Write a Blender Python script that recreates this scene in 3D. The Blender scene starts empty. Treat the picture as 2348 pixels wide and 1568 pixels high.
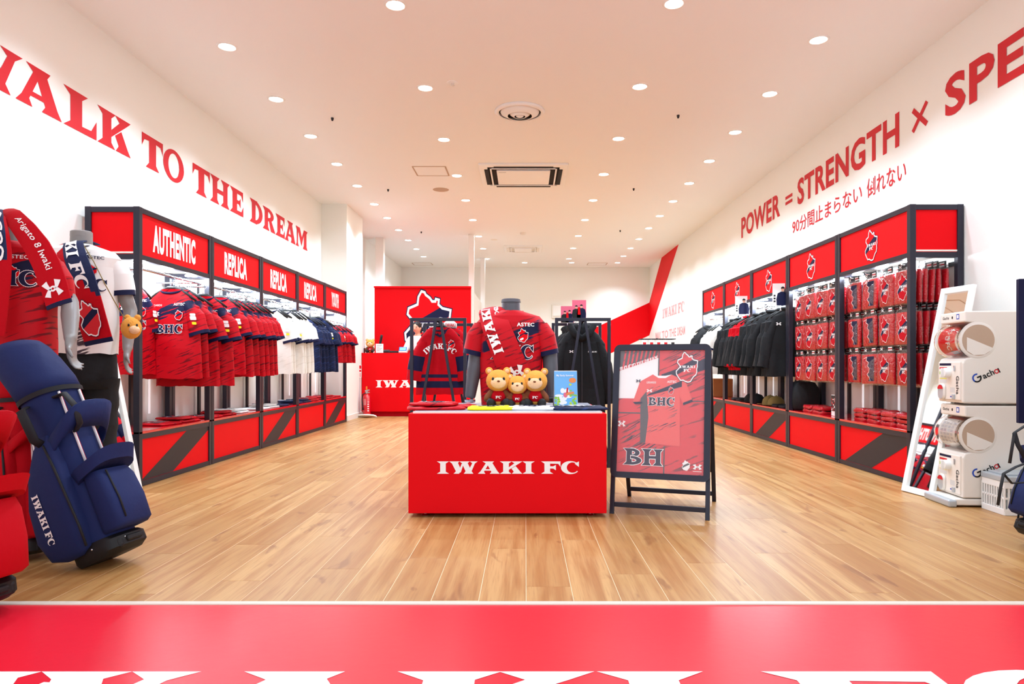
import bpy, bmesh, math, random
from mathutils import Vector, Matrix, noise
random.seed(7)
R = math.radians
SC = bpy.context.scene
COL = SC.collection
# ------------------------------------------------------------------ camera
CX, CY, F, H = 1204.0, 837.0, 1565.0, 0.84
cam_d = bpy.data.cameras.new('camera'); cam = bpy.data.objects.new('camera', cam_d); COL.objects.link(cam)
cam.location = (0, 0, H); cam.rotation_euler = (R(90), 0, 0)
cam_d.sensor_width = 36.0; cam_d.lens = F / 2348 * 36.0
cam_d.shift_x = -(CX - 1174) / 2348; cam_d.shift_y = (CY - 784) / 2348
cam_d.clip_start = 0.05; cam_d.clip_end = 100
SC.camera = cam
# ------------------------------------------------------------------ world and exposure
SC.view_settings.view_transform = 'Standard'; SC.view_settings.look = 'None'
SC.view_settings.gamma = 1.0; SC.view_settings.use_curve_mapping = False
SC.view_settings.exposure = 0.12
wd = bpy.data.worlds.new('mall_light'); SC.world = wd; wd.use_nodes = True
wd.node_tree.nodes['Background'].inputs[0].default_value = (0.84, 0.96, 1.06, 1)
wd.node_tree.nodes['Background'].inputs[1].default_value = 1.55
DOWN_W = 66.0      # watts of one ceiling downlight
SHELF_W = 13.0      # watts of one lamp inside the display units
CEIL = 3.256; XL = -3.056; XR = 3.072; YB = 16.88; Y0 = 1.2

def px(x, y, Y): return Vector(((x - CX) / F * Y, Y, H - (y - CY) / F * Y))

# ------------------------------------------------------------------ materials
MATS = {}
def srgb(h):
    h = h.lstrip('#'); c = [int(h[i:i+2], 16) / 255 for i in (0, 2, 4)]
    return tuple(x / 12.92 if x <= .04045 else ((x + .055) / 1.055) ** 2.4 for x in c) + (1,)
def mat(name, col='#ffffff', rough=.5, metal=0, emit=0, trans=0, ior=1.45, spec=.5, alpha=1, bump=0, bscale=200, coat=0, var=0, vscale=6):
    if name in MATS: return MATS[name]
    m = bpy.data.materials.new(name); m.use_nodes = True; MATS[name] = m
    nt = m.node_tree; b = nt.nodes['Principled BSDF']; c = srgb(col)
    b.inputs['Base Color'].default_value = c; b.inputs['Roughness'].default_value = rough
    b.inputs['Metallic'].default_value = metal; b.inputs['IOR'].default_value = ior
    b.inputs['Specular IOR Level'].default_value = spec
    b.inputs['Transmission Weight'].default_value = trans; b.inputs['Alpha'].default_value = alpha
    b.inputs['Coat Weight'].default_value = coat; b.inputs['Coat Roughness'].default_value = .08
    if emit:
        b.inputs['Emission Color'].default_value = c; b.inputs['Emission Strength'].default_value = emit
    tc = None
    if bump or var:
        tc = nt.nodes.new('ShaderNodeTexCoord')
    if var:
        n = nt.nodes.new('ShaderNodeTexNoise'); n.inputs['Scale'].default_value = vscale; n.inputs['Detail'].default_value = 4
        nt.links.new(tc.outputs['Object'], n.inputs['Vector'])
        mx = nt.nodes.new('ShaderNodeMix'); mx.data_type = 'RGBA'
        mx.inputs[6].default_value = tuple(v * (1 - var) for v in c[:3]) + (1,)
        mx.inputs[7].default_value = tuple(min(1, v * (1 + var)) for v in c[:3]) + (1,)
        nt.links.new(n.outputs[0], mx.inputs[0]); nt.links.new(mx.outputs[2], b.inputs['Base Color'])
    if bump:
        n = nt.nodes.new('ShaderNodeTexNoise'); n.inputs['Scale'].default_value = bscale; n.inputs['Detail'].default_value = 3
        nt.links.new(tc.outputs['Object'], n.inputs['Vector'])
        bp = nt.nodes.new('ShaderNodeBump'); bp.inputs['Strength'].default_value = bump; bp.inputs['Distance'].default_value = .01
        nt.links.new(n.outputs[0], bp.inputs['Height']); nt.links.new(bp.outputs[0], b.inputs['Normal'])
    return m
def ND(nt, t, **k):
    n = nt.nodes.new(t)
    for a, v in k.items(): setattr(n, a, v)
    return n
def MATH(nt, op, a, b=None, clamp=False):
    n = ND(nt, 'ShaderNodeMath', operation=op, use_clamp=clamp)
    for i, v in enumerate((a, b)):
        if v is None: continue
        if isinstance(v, (int, float)): n.inputs[i].default_value = v
        else: nt.links.new(v, n.inputs[i])
    return n.outputs[0]
def MIX(nt, f, a, b):
    n = ND(nt, 'ShaderNodeMix', data_type='RGBA')
    for i, v in ((0, f), (6, a), (7, b)):
        if isinstance(v, (int, float)): n.inputs[i].default_value = v
        elif isinstance(v, tuple): n.inputs[i].default_value = v
        else: nt.links.new(v, n.inputs[i])
    return n.outputs[2]
def RAMP(nt, v, lo, hi):
    n = ND(nt, 'ShaderNodeMapRange'); n.interpolation_type = 'SMOOTHSTEP'
    n.inputs[1].default_value = lo; n.inputs[2].default_value = hi
    nt.links.new(v, n.inputs[0]); return n.outputs[0]
def jersey_mat(name, base, streak, band=None, thr=.56, amt=.75, z0=-.17, slope=.38, bw=.035, rough=.55, xmask=None):
    """sports cloth: dark brushed streaks, optional rough-edged diagonal band across the chest"""
    m = bpy.data.materials.new(name); m.use_nodes = True; MATS[name] = m
    nt = m.node_tree; b = nt.nodes['Principled BSDF']; b.inputs['Roughness'].default_value = rough; b.inputs['Specular IOR Level'].default_value = .2
    tc = ND(nt, 'ShaderNodeTexCoord'); mp = ND(nt, 'ShaderNodeMapping'); mp.vector_type = 'POINT'
    mp.inputs['Rotation'].default_value = (0, R(22), 0); mp.inputs['Scale'].default_value = (7, 5, 62)
    m2 = ND(nt, 'ShaderNodeMapping'); m2.inputs['Rotation'].default_value = (0, R(22), 0)
    nt.links.new(tc.outputs['Object'], m2.inputs[0])
    mp.inputs['Rotation'].default_value = (0, 0, 0)
    nt.links.new(m2.outputs[0], mp.inputs[0])
    n = ND(nt, 'ShaderNodeTexNoise'); n.inputs['Scale'].default_value = 1; n.inputs['Detail'].default_value = 3
    nt.links.new(mp.outputs[0], n.inputs['Vector'])
    f = MATH(nt, 'MULTIPLY', RAMP(nt, n.outputs[0], thr, thr + .07), amt)
    sp = ND(nt, 'ShaderNodeSeparateXYZ'); nt.links.new(tc.outputs['Object'], sp.inputs[0])
    if xmask:
        w = MATH(nt, 'SUBTRACT', MATH(nt, 'ABSOLUTE', MATH(nt, 'SUBTRACT', sp.outputs[0], xmask[0])), xmask[1])
        f = MATH(nt, 'MULTIPLY', f, MATH(nt, 'SUBTRACT', 1, RAMP(nt, w, 0, .02)))
    c = MIX(nt, f, srgb(base), srgb(streak))
    if band:
        n2 = ND(nt, 'ShaderNodeTexNoise'); n2.inputs['Scale'].default_value = .9; n2.inputs['Detail'].default_value = 3
        nt.links.new(mp.outputs[0], n2.inputs['Vector'])
        d = MATH(nt, 'SUBTRACT', sp.outputs[2], MATH(nt, 'ADD', MATH(nt, 'MULTIPLY', sp.outputs[0], slope), z0))
        d = MATH(nt, 'ADD', MATH(nt, 'ABSOLUTE', d), MATH(nt, 'MULTIPLY', MATH(nt, 'SUBTRACT', n2.outputs[0], .5), .16))
        bm = MATH(nt, 'SUBTRACT', 1, RAMP(nt, d, bw, bw + .008))
        bm = MATH(nt, 'MULTIPLY', bm, MATH(nt, 'SUBTRACT', 1, RAMP(nt, MATH(nt, 'ABSOLUTE', sp.outputs[0]), .17, .2)))
        c = MIX(nt, bm, c, srgb(band))
    nt.links.new(c, b.inputs['Base Color'])
    bp = ND(nt, 'ShaderNodeBump'); bp.inputs['Strength'].default_value = .12; bp.inputs['Distance'].default_value = .01
    n3 = ND(nt, 'ShaderNodeTexNoise'); n3.inputs['Scale'].default_value = 14
    nt.links.new(tc.outputs['Object'], n3.inputs['Vector']); nt.links.new(n3.outputs[0], bp.inputs['Height'])
    nt.links.new(bp.outputs[0], b.inputs['Normal'])
    return m
def wood_mat():
    m = bpy.data.materials.new('oak_plank'); m.use_nodes = True; MATS['oak_plank'] = m
    nt = m.node_tree; b = nt.nodes['Principled BSDF']
    tc = ND(nt, 'ShaderNodeTexCoord'); g = ND(nt, 'ShaderNodeNewGeometry'); oi = ND(nt, 'ShaderNodeObjectInfo')
    rnd = MATH(nt, 'FRACT', MATH(nt, 'ADD', g.outputs['Random Per Island'], MATH(nt, 'MULTIPLY', oi.outputs['Random'], 7.3)))
    off = ND(nt, 'ShaderNodeCombineXYZ'); nt.links.new(MATH(nt, 'MULTIPLY', rnd, 37.0), off.inputs[0]); nt.links.new(MATH(nt, 'MULTIPLY', rnd, 91.0), off.inputs[1])
    ad = ND(nt, 'ShaderNodeVectorMath', operation='ADD'); nt.links.new(tc.outputs['Object'], ad.inputs[0]); nt.links.new(off.outputs[0], ad.inputs[1])
    def noi(sx, sy, det=4, dist=0):
        mp = ND(nt, 'ShaderNodeMapping'); mp.inputs['Scale'].default_value = (sx, sy, 1); nt.links.new(ad.outputs[0], mp.inputs[0])
        n = ND(nt, 'ShaderNodeTexNoise'); n.inputs['Scale'].default_value = 1; n.inputs['Detail'].default_value = det
        n.inputs['Distortion'].default_value = dist; nt.links.new(mp.outputs[0], n.inputs['Vector']); return n.outputs[0]
    fine = noi(150, 5, 5); broad = noi(20, 1.1, 4, .5); knot = noi(10, 3.2, 3, .6)
    c = MIX(nt, rnd, srgb('#B3844C'), srgb('#CBA067'))
    c = MIX(nt, RAMP(nt, broad, .35, .7), c, srgb('#A8743E'))
    c = MIX(nt, MATH(nt, 'MULTIPLY', RAMP(nt, fine, .45, .75), .38), c, srgb('#8F5A2C'))
    c = MIX(nt, MATH(nt, 'MULTIPLY', RAMP(nt, knot, .62, .72), .55), c, srgb('#7A4520'))
    nt.links.new(c, b.inputs['Base Color']); b.inputs['Roughness'].default_value = .38; b.inputs['Specular IOR Level'].default_value = .45
    return m
WOOD = wood_mat()
M = dict(
    wall=mat('wall_paint', '#F4F2EA', .85, bump=.05, bscale=90), ceil=mat('ceiling_paint', '#F6F5F2', .9, bump=.03, bscale=60),
    white=mat('white_gloss', '#F3F1EC', .35), offw=mat('off_white', '#EDE6DA', .45), red=mat('red_panel', '#E2000E', .55, spec=.15, bump=.03, bscale=400),
    redglossy=mat('red_shelf', '#CC0018', .12, coat=.6), matred=mat('red_floor_sheet', '#E0182E', .32, bump=.03, bscale=30, var=.06, vscale=3),
    frame=mat('charcoal_frame', '#2B2A36', .38, metal=.35), dark=mat('dark_grey', '#242126', .5), black=mat('black_matte', '#0B0B0D', .6),
    blackcloth=mat('black_cloth', '#101114', .85, bump=.3, bscale=30), navycloth=mat('navy_cloth', '#0B1C48', .75, bump=.25, bscale=40),
    navyprint=mat('navy_print', '#10143A', .6, spec=.25), whiteprint=mat('white_print', '#F6F3F0', .6), redprint=mat('red_print', '#CF1020', .6),
    redcloth=mat('red_cloth', '#B80014', .8, spec=.2, bump=.25, bscale=40), whitecloth=mat('white_cloth', '#F2F0EC', .8, bump=.2, bscale=30),
    yellow=mat('yellow_cloth', '#F2E41A', .8, bump=.2, bscale=40), steel=mat('steel', '#C9CBD0', .22, metal=1), lamp=mat('lamp_glow', '#FFFDF8', .5, emit=30),
    bulb=mat('shelf_lamp_glow', '#F4F8FF', .5, emit=22), tube=mat('wall_glow_strip', '#FBFBFF', .5, emit=.5), skin=mat('skin', '#E0A98C', .5), hair=mat('hair', '#15100E', .5),  # tube is no lamp: faint glow put into pale wall strips as reflected light
    fibre=mat('mannequin_grey', '#8C8884', .38, var=.06), fibredark=mat('mannequin_dark_grey', '#56565C', .4, var=.08),
    mirror=mat('mirror_glass', '#F2F5F6', .02, metal=1), clear=mat('clear_plastic', '#FFFFFF', .03, trans=1, ior=1.25),
    amber=mat('amber_plush', '#E8A244', .95, bump=.4, bscale=120, var=.15, vscale=20), peach=mat('peach_plush', '#F3C79A', .95, bump=.4, bscale=120),
    brown=mat('brown_plush', '#7A4426', .95), grey=mat('grey_laminate', '#A9A9B2', .25), silver=mat('silver_plastic', '#B9C0C4', .3, metal=.3),
    beige=mat('beige_card', '#BFA48C', .7), cream=mat('cream_plastic', '#EFE7DC', .35), blue=mat('blue_print', '#1D49B5', .5),
    skyblue=mat('screen_blue', '#63B8F5', .3, emit=.5), orange=mat('orange_plastic', '#E58A2A', .4), khaki=mat('khaki_cloth', '#8A7440', .85, bump=.2),
    cardboard=mat('cardboard', '#9A6234', .8), groove=mat('plank_groove', '#F2DDB8', .6), trimstrip=mat('threshold_strip', '#D9CDBD', .4),
    palered=mat('pale_red_print', '#EFA0A0', .6), pink=mat('pink_print', '#E86A86', .6), green=mat('green_print', '#93C83C', .6),
    darkhole=mat('duct_dark', '#1A1511', .8), quilt=mat('quilted_navy', '#0A1D52', .8, bump=.3, bscale=18), strap=mat('strap_webbing', '#15161A', .7),
)
M['jred'] = jersey_mat('red_streaked_jersey', '#BE0014', '#3A0614', band='#14183A')
M['jredplain'] = jersey_mat('red_streaked_jersey_plain', '#BE0014', '#450818', thr=.58)
M['jwhite'] = jersey_mat('white_jersey', '#F1EFEA', '#2A1024', thr=.45, amt=.95, xmask=(.025, .022))
M['jwhiteplain'] = jersey_mat('white_hanging_jersey', '#EFEBE2', '#C9C2B4', thr=.6, amt=.4)
M['jnavy'] = jersey_mat('navy_jersey', '#121C3E', '#243A72', thr=.55, amt=.6)
M['poster'] = jersey_mat('poster_red', '#DC3B44', '#3A3338', band=None, thr=.57, amt=.7, rough=.15)
def film_mat():
    m = bpy.data.materials.new('clear_film'); m.use_nodes = True; MATS['clear_film'] = m
    nt = m.node_tree; nt.nodes.remove(nt.nodes['Principled BSDF']); out = nt.nodes['Material Output']
    t = ND(nt, 'ShaderNodeBsdfTransparent'); g = ND(nt, 'ShaderNodeBsdfGlossy'); g.inputs['Roughness'].default_value = .12
    fr = ND(nt, 'ShaderNodeFresnel'); fr.inputs[0].default_value = 1.5
    tc = ND(nt, 'ShaderNodeTexCoord'); n = ND(nt, 'ShaderNodeTexNoise'); n.inputs['Scale'].default_value = 26; n.inputs['Detail'].default_value = 2
    nt.links.new(tc.outputs['Object'], n.inputs['Vector'])
    bp = ND(nt, 'ShaderNodeBump'); bp.inputs['Strength'].default_value = 1; bp.inputs['Distance'].default_value = .02
    nt.links.new(n.outputs[0], bp.inputs['Height']); nt.links.new(bp.outputs[0], g.inputs['Normal']); nt.links.new(bp.outputs[0], fr.inputs['Normal'])
    mx = ND(nt, 'ShaderNodeMixShader')
    nt.links.new(MATH(nt, 'MINIMUM', MATH(nt, 'ADD', fr.outputs[0], .015), .16), mx.inputs[0]); nt.links.new(t.outputs[0], mx.inputs[1]); nt.links.new(g.outputs[0], mx.inputs[2])
    nt.links.new(mx.outputs[0], out.inputs[0]); return m
M['film'] = film_mat()
M['clearsheet'] = mat('clear_sheet', '#FFFFFF', .08, alpha=.10, spec=.8)

# ------------------------------------------------------------------ mesh helpers
class MB:
    def __init__(s): s.v = []; s.f = []; s.m = []
    def add(s, vs, fs, m=0, T=None):
        o = len(s.v)
        s.v += [tuple(T @ Vector(v)) if T else tuple(v) for v in vs]
        s.f += [tuple(i + o for i in f) for f in fs]; s.m += [m] * len(fs); return s
    def box(s, c, d, m=0, rz=0, T=None, ch=0):
        x, y, z = d[0] / 2, d[1] / 2, d[2] / 2
        if ch: return s.rbox(c, d, ch, m, rz)
        A = Matrix.Translation(c) @ Matrix.Rotation(rz, 4, 'Z')
        if T: A = A @ T
        vs = [(a, b, e) for a in (-x, x) for b in (-y, y) for e in (-z, z)]
        return s.add(vs, [(0,1,3,2),(4,6,7,5),(0,4,5,1),(2,3,7,6),(0,2,6,4),(1,5,7,3)], m, A)
    def rbox(s, c, d, r, m=0, rz=0, rot=None):
        bm = bmesh.new(); bmesh.ops.create_cube(bm, size=1); bmesh.ops.scale(bm, vec=d, verts=bm.verts)
        bmesh.ops.bevel(bm, geom=bm.edges[:], offset=min(r, min(d) * .49), segments=3, profile=.5, affect='EDGES')
        A = Matrix.Translation(c) @ (rot.to_4x4() if rot else Matrix.Rotation(rz, 4, 'Z'))
        bm.verts.ensure_lookup_table(); s.add([v.co for v in bm.verts], [[v.index for v in f.verts] for f in bm.faces], m, A); bm.free(); return s
    def bar(s, a, b, w, d=None, m=0, up=(0, 0, 1)):
        a, b = Vector(a), Vector(b); z = (b - a); L = z.length; z.normalize()
        u = Vector(up) if abs(z.dot(Vector(up))) < .98 else Vector((0, 1, 0))
        x = u.cross(z).normalized(); y = z.cross(x); d = d or w
        vs = [tuple(p + x * i * w / 2 + y * j * d / 2) for p in (a, b) for i, j in ((-1,-1),(1,-1),(1,1),(-1,1))]
        return s.add(vs, [(0,3,2,1),(4,5,6,7),(0,1,5,4),(1,2,6,5),(2,3,7,6),(3,0,4,7)], m)
    def loft(s, rings, m=0, cap=(True, True), closed=True):
        n = len(rings[0]); vs = [v for r in rings for v in r]; fs = []
        for i in range(len(rings) - 1):
            for j in range(n if closed else n - 1):
                k = (j + 1) % n; fs.append((i*n+j, i*n+k, (i+1)*n+k, (i+1)*n+j))
        if cap[0]: fs.append(tuple(range(n - 1, -1, -1)))
        if cap[1]: fs.append(tuple(range((len(rings)-1)*n, len(rings)*n)))
        return s.add(vs, fs, m)
    def tube(s, pts, r, n=10, m=0, cap=(True, True), flat=1.0, closed=False):
        pts = [Vector(p) for p in pts]; k = len(pts); rs = r if isinstance(r, (list, tuple)) else [r] * k
        rings = []; u = None
        for i, p in enumerate(pts):
            t = (pts[(i + 1) % k] - pts[i - 1]) if closed else (pts[min(i+1, k-1)] - pts[max(i-1, 0)])
            t.normalize()
            if u is None: u = Vector((0, 0, 1)) if abs(t.z) < .9 else Vector((0, 1, 0))
            x = u.cross(t).normalized(); u = t.cross(x).normalized()
            rings.append([tuple(p + x * rs[i] * math.cos(a) + u * rs[i] * flat * math.sin(a)) for a in [2*math.pi*q/n for q in range(n)]])
        if closed: rings.append(rings[0]); cap = (False, False)
        return s.loft(rings, m, cap)
    def lathe(s, prof, c=(0, 0, 0), n=24, m=0, axis='Z', cap=(False, False)):
        rings = []
        for r, z in prof:
            ring = []
            for q in range(n):
                a = 2*math.pi*q/n; x, y = r*math.cos(a), r*math.sin(a)
                p = (x, y, z) if axis == 'Z' else ((x, z, y) if axis == 'Y' else (z, x, y))
                ring.append((p[0]+c[0], p[1]+c[1], p[2]+c[2]))
            rings.append(ring)
        return s.loft(rings, m, cap)
    def ball(s, c, r, n=14, m=0, T=None):
        if not isinstance(r, (tuple, list)): r = (r, r, r)
        rings = []
        for i in range(n // 2 + 1):
            t = math.pi * i / (n // 2); t = min(max(t, .02), math.pi - .02)
            rings.append([(Vector((r[0]*math.sin(t)*math.cos(2*math.pi*q/n), r[1]*math.sin(t)*math.sin(2*math.pi*q/n), -r[2]*math.cos(t)))) for q in range(n)])
        A = Matrix.Translation(c) @ (T or Matrix.Identity(4))
        return s.loft([[tuple(A @ v) for v in g] for g in rings], m)
    def build(s, name, mats, parent=None, smooth=False, loc=None, kind=None, bevel=0, label=None, rot=None):
        me = bpy.data.meshes.new(name); me.from_pydata(s.v, [], s.f)
        for mm in (mats if isinstance(mats, (list, tuple)) else [mats]): me.materials.append(M[mm] if isinstance(mm, str) else mm)
        me.polygons.foreach_set('material_index', s.m)
        me.update()
        o = bpy.data.objects.new(name, me); COL.objects.link(o)
        if smooth: me.shade_smooth() if smooth is True else me.set_sharp_from_angle(angle=R(smooth)); 
        if smooth and smooth is not True: me.polygons.foreach_set('use_smooth', [True] * len(me.polygons))
        if parent: o.parent = parent
        if loc: o.location = loc
        if rot: o.rotation_euler = rot
        if kind: o['kind'] = kind
        if label: o['label'] = label
        if bevel:
            b = o.modifiers.new('bevel', 'BEVEL'); b.width = bevel; b.segments = 2; b.limit_method = 'ANGLE'
        return o
def tag(o, label, cat, group=None):
    o['label'] = label; o['category'] = cat
    if group: o['group'] = group
    return o
def thing(name, label, cat, loc=(0, 0, 0), rz=0, group=None, rot=None):
    o = bpy.data.objects.new(name, None); COL.objects.link(o); o.empty_display_size = .1
    o.location = loc; o.rotation_euler = rot or (0, 0, rz); return tag(o, label, cat, group)
KIDS = {}
def dup(o, parent=None, loc=None, rot=None, label=None, scale=None, group=None):
    c = o.copy(); COL.objects.link(c)
    if parent: c.parent = parent
    if loc is not None: c.location = loc
    if rot is not None: c.rotation_euler = rot
    if scale is not None: c.scale = scale
    if label: c['label'] = label
    if group: c['group'] = group
    for k in [k for k in bpy.data.objects if k.parent == o] if o.name not in KIDS else KIDS[o.name]: dup(k, c)
    return c
def cache_kids():
    KIDS.clear()
    for o in bpy.data.objects: KIDS.setdefault(o.name, [])
    for o in bpy.data.objects:
        if o.parent: KIDS[o.parent.name].append(o)

# ------------------------------------------------------------------ lettering
def arc(cx, cy, rx, ry, a0, a1, n=18): return [(cx + rx*math.cos(R(a0+(a1-a0)*i/n)), cy + ry*math.sin(R(a0+(a1-a0)*i/n))) for i in range(n+1)]
def crescent(o, i, a0, a1, n=22):
    A, B = arc(*o, a0, a1, n), arc(*i, a0, a1, n)
    return [[A[k], A[k+1], B[k+1], B[k]] for k in range(n)]
STEM = [(0,1),(.98,1),(.74,.84),(.74,.16),(.95,0),(0,0),(.27,.17),(.27,.83)]
def sh(p, dx, k=1): return [(x*k+dx, y) for x, y in p]
G = {
 'I': (1.0, [[(0,1),(1,1),(.73,.83),(.73,.17),(1,0),(0,0),(.27,.17),(.27,.83)]]),
 'W': (2.35, [[(0,1),(.85,1),(.72,.88),(1.0,.25),(.8,0),(.36,0),(.55,.2),(.22,.83)], [(.85,1),(1.7,1),(1.52,.86),(1.85,.2),(2.0,0),(1.2,0),(1.35,.2),(1.05,.85)], [(1.7,1),(2.35,1),(2.12,.83),(1.8,.1),(1.62,.3),(1.9,.85)], [(1.02,.8),(1.18,.78),(.95,.1),(.75,.1)]]),
 'A': (1.8, [[(.38,1),(1.33,1),(1.2,.86),(1.62,.2),(1.8,0),(.98,0),(1.12,.15),(.78,.75),(.62,.86)], [(0,0),(.62,0),(.5,.17),(.9,.8),(.66,.86),(.22,.2)], [(.5,.25),(1.1,.25),(1.05,.37),(.55,.37)]]),
 'K': (1.85, [STEM, [(.95,1),(1.85,1),(1.6,.84),(.74,.32),(.74,.52),(1.2,.84)], [(.95,.42),(1.3,.62),(1.68,.17),(1.85,0),(.98,0),(1.15,.17)]]),
 'F': (1.6, [[(0,1),(1.6,1),(1.6,.55),(1.42,.8),(.74,.82),(.74,.16),(1.0,0),(0,0),(.27,.17),(.27,.83)], [(.7,.6),(1.0,.6),(1.22,.72),(1.22,.28),(1.0,.42),(.7,.42)]]),
 'C': (1.55, crescent((.8,.5,.78,.53), (.98,.5,.48,.42), 38, 322) + [[(1.15,.82),(1.5,1.0),(1.5,.55)]]),
 'O': (1.6, crescent((.8,.5,.8,.53), (.8,.5,.42,.4), 0, 360, 30)),
 'H': (1.85, [sh(STEM, 0, .88), sh(STEM, .98, .88), [(.6,.42),(1.3,.42),(1.3,.58),(.6,.58)]]),
 'L': (1.35, [STEM, [(.7,0),(1.35,0),(1.35,.5),(1.12,.18),(.6,.16)]]),
 'T': (1.45, [[(0,1),(1.45,1),(1.45,.6),(1.28,.82),(.96,.84),(.96,.17),(1.18,0),(.26,0),(.48,.17),(.48,.84),(.17,.82),(0,.6)]]),
 'E': (1.42, [[(0,0),(1.42,0),(1.42,.42),(1.2,.17),(.74,.16),(.74,.84),(1.18,.83),(1.38,.6),(1.38,1),(0,1),(.27,.83),(.27,.17)], [(.7,.58),(.95,.58),(1.12,.7),(1.12,.3),(.95,.43),(.7,.43)]]),
 'D': (1.65, [STEM] + crescent((.6,.5,1.05,.5), (.6,.5,.6,.35), -90, 90, 14)),
 'R': (1.8, [STEM] + crescent((.7,.71,.85,.29), (.7,.71,.42,.14), -90, 90, 12) + [[(.85,.47),(1.2,.5),(1.62,.16),(1.8,0),(1.15,0)]]),
 'B': (1.6, [STEM] + crescent((.65,.74,.78,.26), (.65,.74,.38,.12), -90, 90, 12) + crescent((.65,.27,.95,.27), (.65,.27,.5,.12), -90, 90, 12)),
 'M': (2.2, [[(0,1),(.75,1),(1.25,.4),(1.1,.1),(.95,.2),(.45,.8),(.42,.16),(.6,0),(0,0),(.2,.17),(.2,.84)], [(1.5,1),(2.2,1),(2.0,.84),(2.0,.17),(2.2,0),(1.3,0),(1.5,.17),(1.5,.7),(1.25,.36),(1.08,.1),(1.0,.42)]]),
 ' ': (.5, []),
}
def serif(s, gap=0.02):
    """polygons of a wedge-serif word, height 1; returns (polys, width)"""
    x = 0; out = []
    for ch in s:
        w, ps = G[ch]; out += [[(a + x, b) for a, b in p] for p in ps]; x += w + gap
    return out, x - gap
TXT = {}
def sans(s, bold=0.0):
    key = (s, bold)
    if key in TXT: return TXT[key]
    cu = bpy.data.curves.new('t', 'FONT'); cu.body = s; cu.size = 1; cu.offset = bold; cu.resolution_u = 3; cu.space_character = 1.0 + bold * 2.2
    o = bpy.data.objects.new('t', cu); COL.objects.link(o); bpy.context.view_layer.update()
    me = bpy.data.meshes.new_from_object(o.evaluated_get(bpy.context.evaluated_depsgraph_get()))
    vs = [v.co.copy() for v in me.vertices]; polys = [[(vs[i].x, vs[i].y) for i in p.vertices] for p in me.polygons]
    bpy.data.objects.remove(o); bpy.data.curves.remove(cu); bpy.data.meshes.remove(me)
    xs = [v.x for v in vs]; ys = [v.y for v in vs]; x0, y0 = min(xs), min(ys); h = max(ys) - y0
    TXT[key] = ([[((a - x0) / h, (b - y0) / h) for a, b in p] for p in polys], (max(xs) - x0) / h)
    return TXT[key]
def grow(p, d):
    n = len(p); A = sum(p[i][0]*p[(i+1)%n][1]-p[(i+1)%n][0]*p[i][1] for i in range(n)); sg = 1 if A > 0 else -1; out = []
    for i in range(n):
        a, b, c = Vector(p[i-1]), Vector(p[i]), Vector(p[(i+1) % n]); e, f = (b-a), (c-b)
        if e.length < 1e-6 or f.length < 1e-6: out.append(tuple(b)); continue
        e.normalize(); f.normalize(); n1, n2 = Vector((e.y, -e.x)), Vector((f.y, -f.x)); q = n1 + n2
        if q.length < .2: out.append(tuple(b)); continue
        q = q / max(q.length_squared / 2, .35); out.append(tuple(b + q * d * sg))
    return out
def lay(mb, polys, fn, m=0, box=None, size=None):
    """put 2-D polygons on a surface: box=(x, y, w, h) in the surface's (u, v); fn(u, v) -> 3-D point"""
    if not polys: return
    x0, y0, w, h = box; pw = size or 1
    e = .004 * max(w, h); o_ = Vector(fn(x0+w/2, y0+h/2)); nn = (Vector(fn(x0+w/2+e, y0+h/2)) - o_).cross(Vector(fn(x0+w/2, y0+h/2+e)) - o_)
    nn = nn.normalized() if nn.length > 1e-12 else Vector((0, 0, 0))
    for i, p in enumerate(polys):
        pts = [tuple(Vector(fn(x0 + a / pw * w, y0 + b * h)) + nn * (i % 60) * 2.5e-5) for a, b in p]
        mb.add(pts, [tuple(range(len(pts)))], m)
def put(mb, word, fn, x, y, w, h, m=0, out=None, bold=0.0, font=serif):
    polys, pw = font(word) if font is serif else sans(word, bold)
    if out is not None:
        d, mo, fo = out
        lay(mb, [grow(p, d) for p in polys], fo, mo, (x, y, w, h), pw)
    lay(mb, polys, fn, m, (x, y, w, h), pw)
def plane(o, r, u, off=0.0):
    o, r, u = Vector(o), Vector(r).normalized(), Vector(u).normalized(); n = r.cross(u)
    return lambda a, b: tuple(o + r * a + u * b + n * off)
CREST = [(.36,1),(.42,.985),(.44,.95),(.53,.90),(.58,.845),(.66,.845),(.67,.88),(.72,.87),(.71,.80),(.80,.74),(.97,.71),(.95,.60),(.96,.52),(.93,.44),(.94,.34),(.90,.25),(.80,.19),(.72,.10),(.66,.02),(.55,0),(.42,.03),(.34,.07),(.22,.06),(.13,.15),(.03,.27),(.02,.36),(.14,.46),(.20,.52),(.14,.60),(.07,.66),(.09,.74),(.22,.78),(.28,.80),(.30,.92)]
def clip(p, f):
    out = []
    for i in range(len(p)):
        a, b = p[i-1], p[i]; fa, fb = f(a), f(b)
        if (fa >= 0) != (fb >= 0):
            t = fa / (fa - fb); out.append((a[0]+(b[0]-a[0])*t, a[1]+(b[1]-a[1])*t))
        if fb >= 0: out.append(b)
    return out
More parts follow.
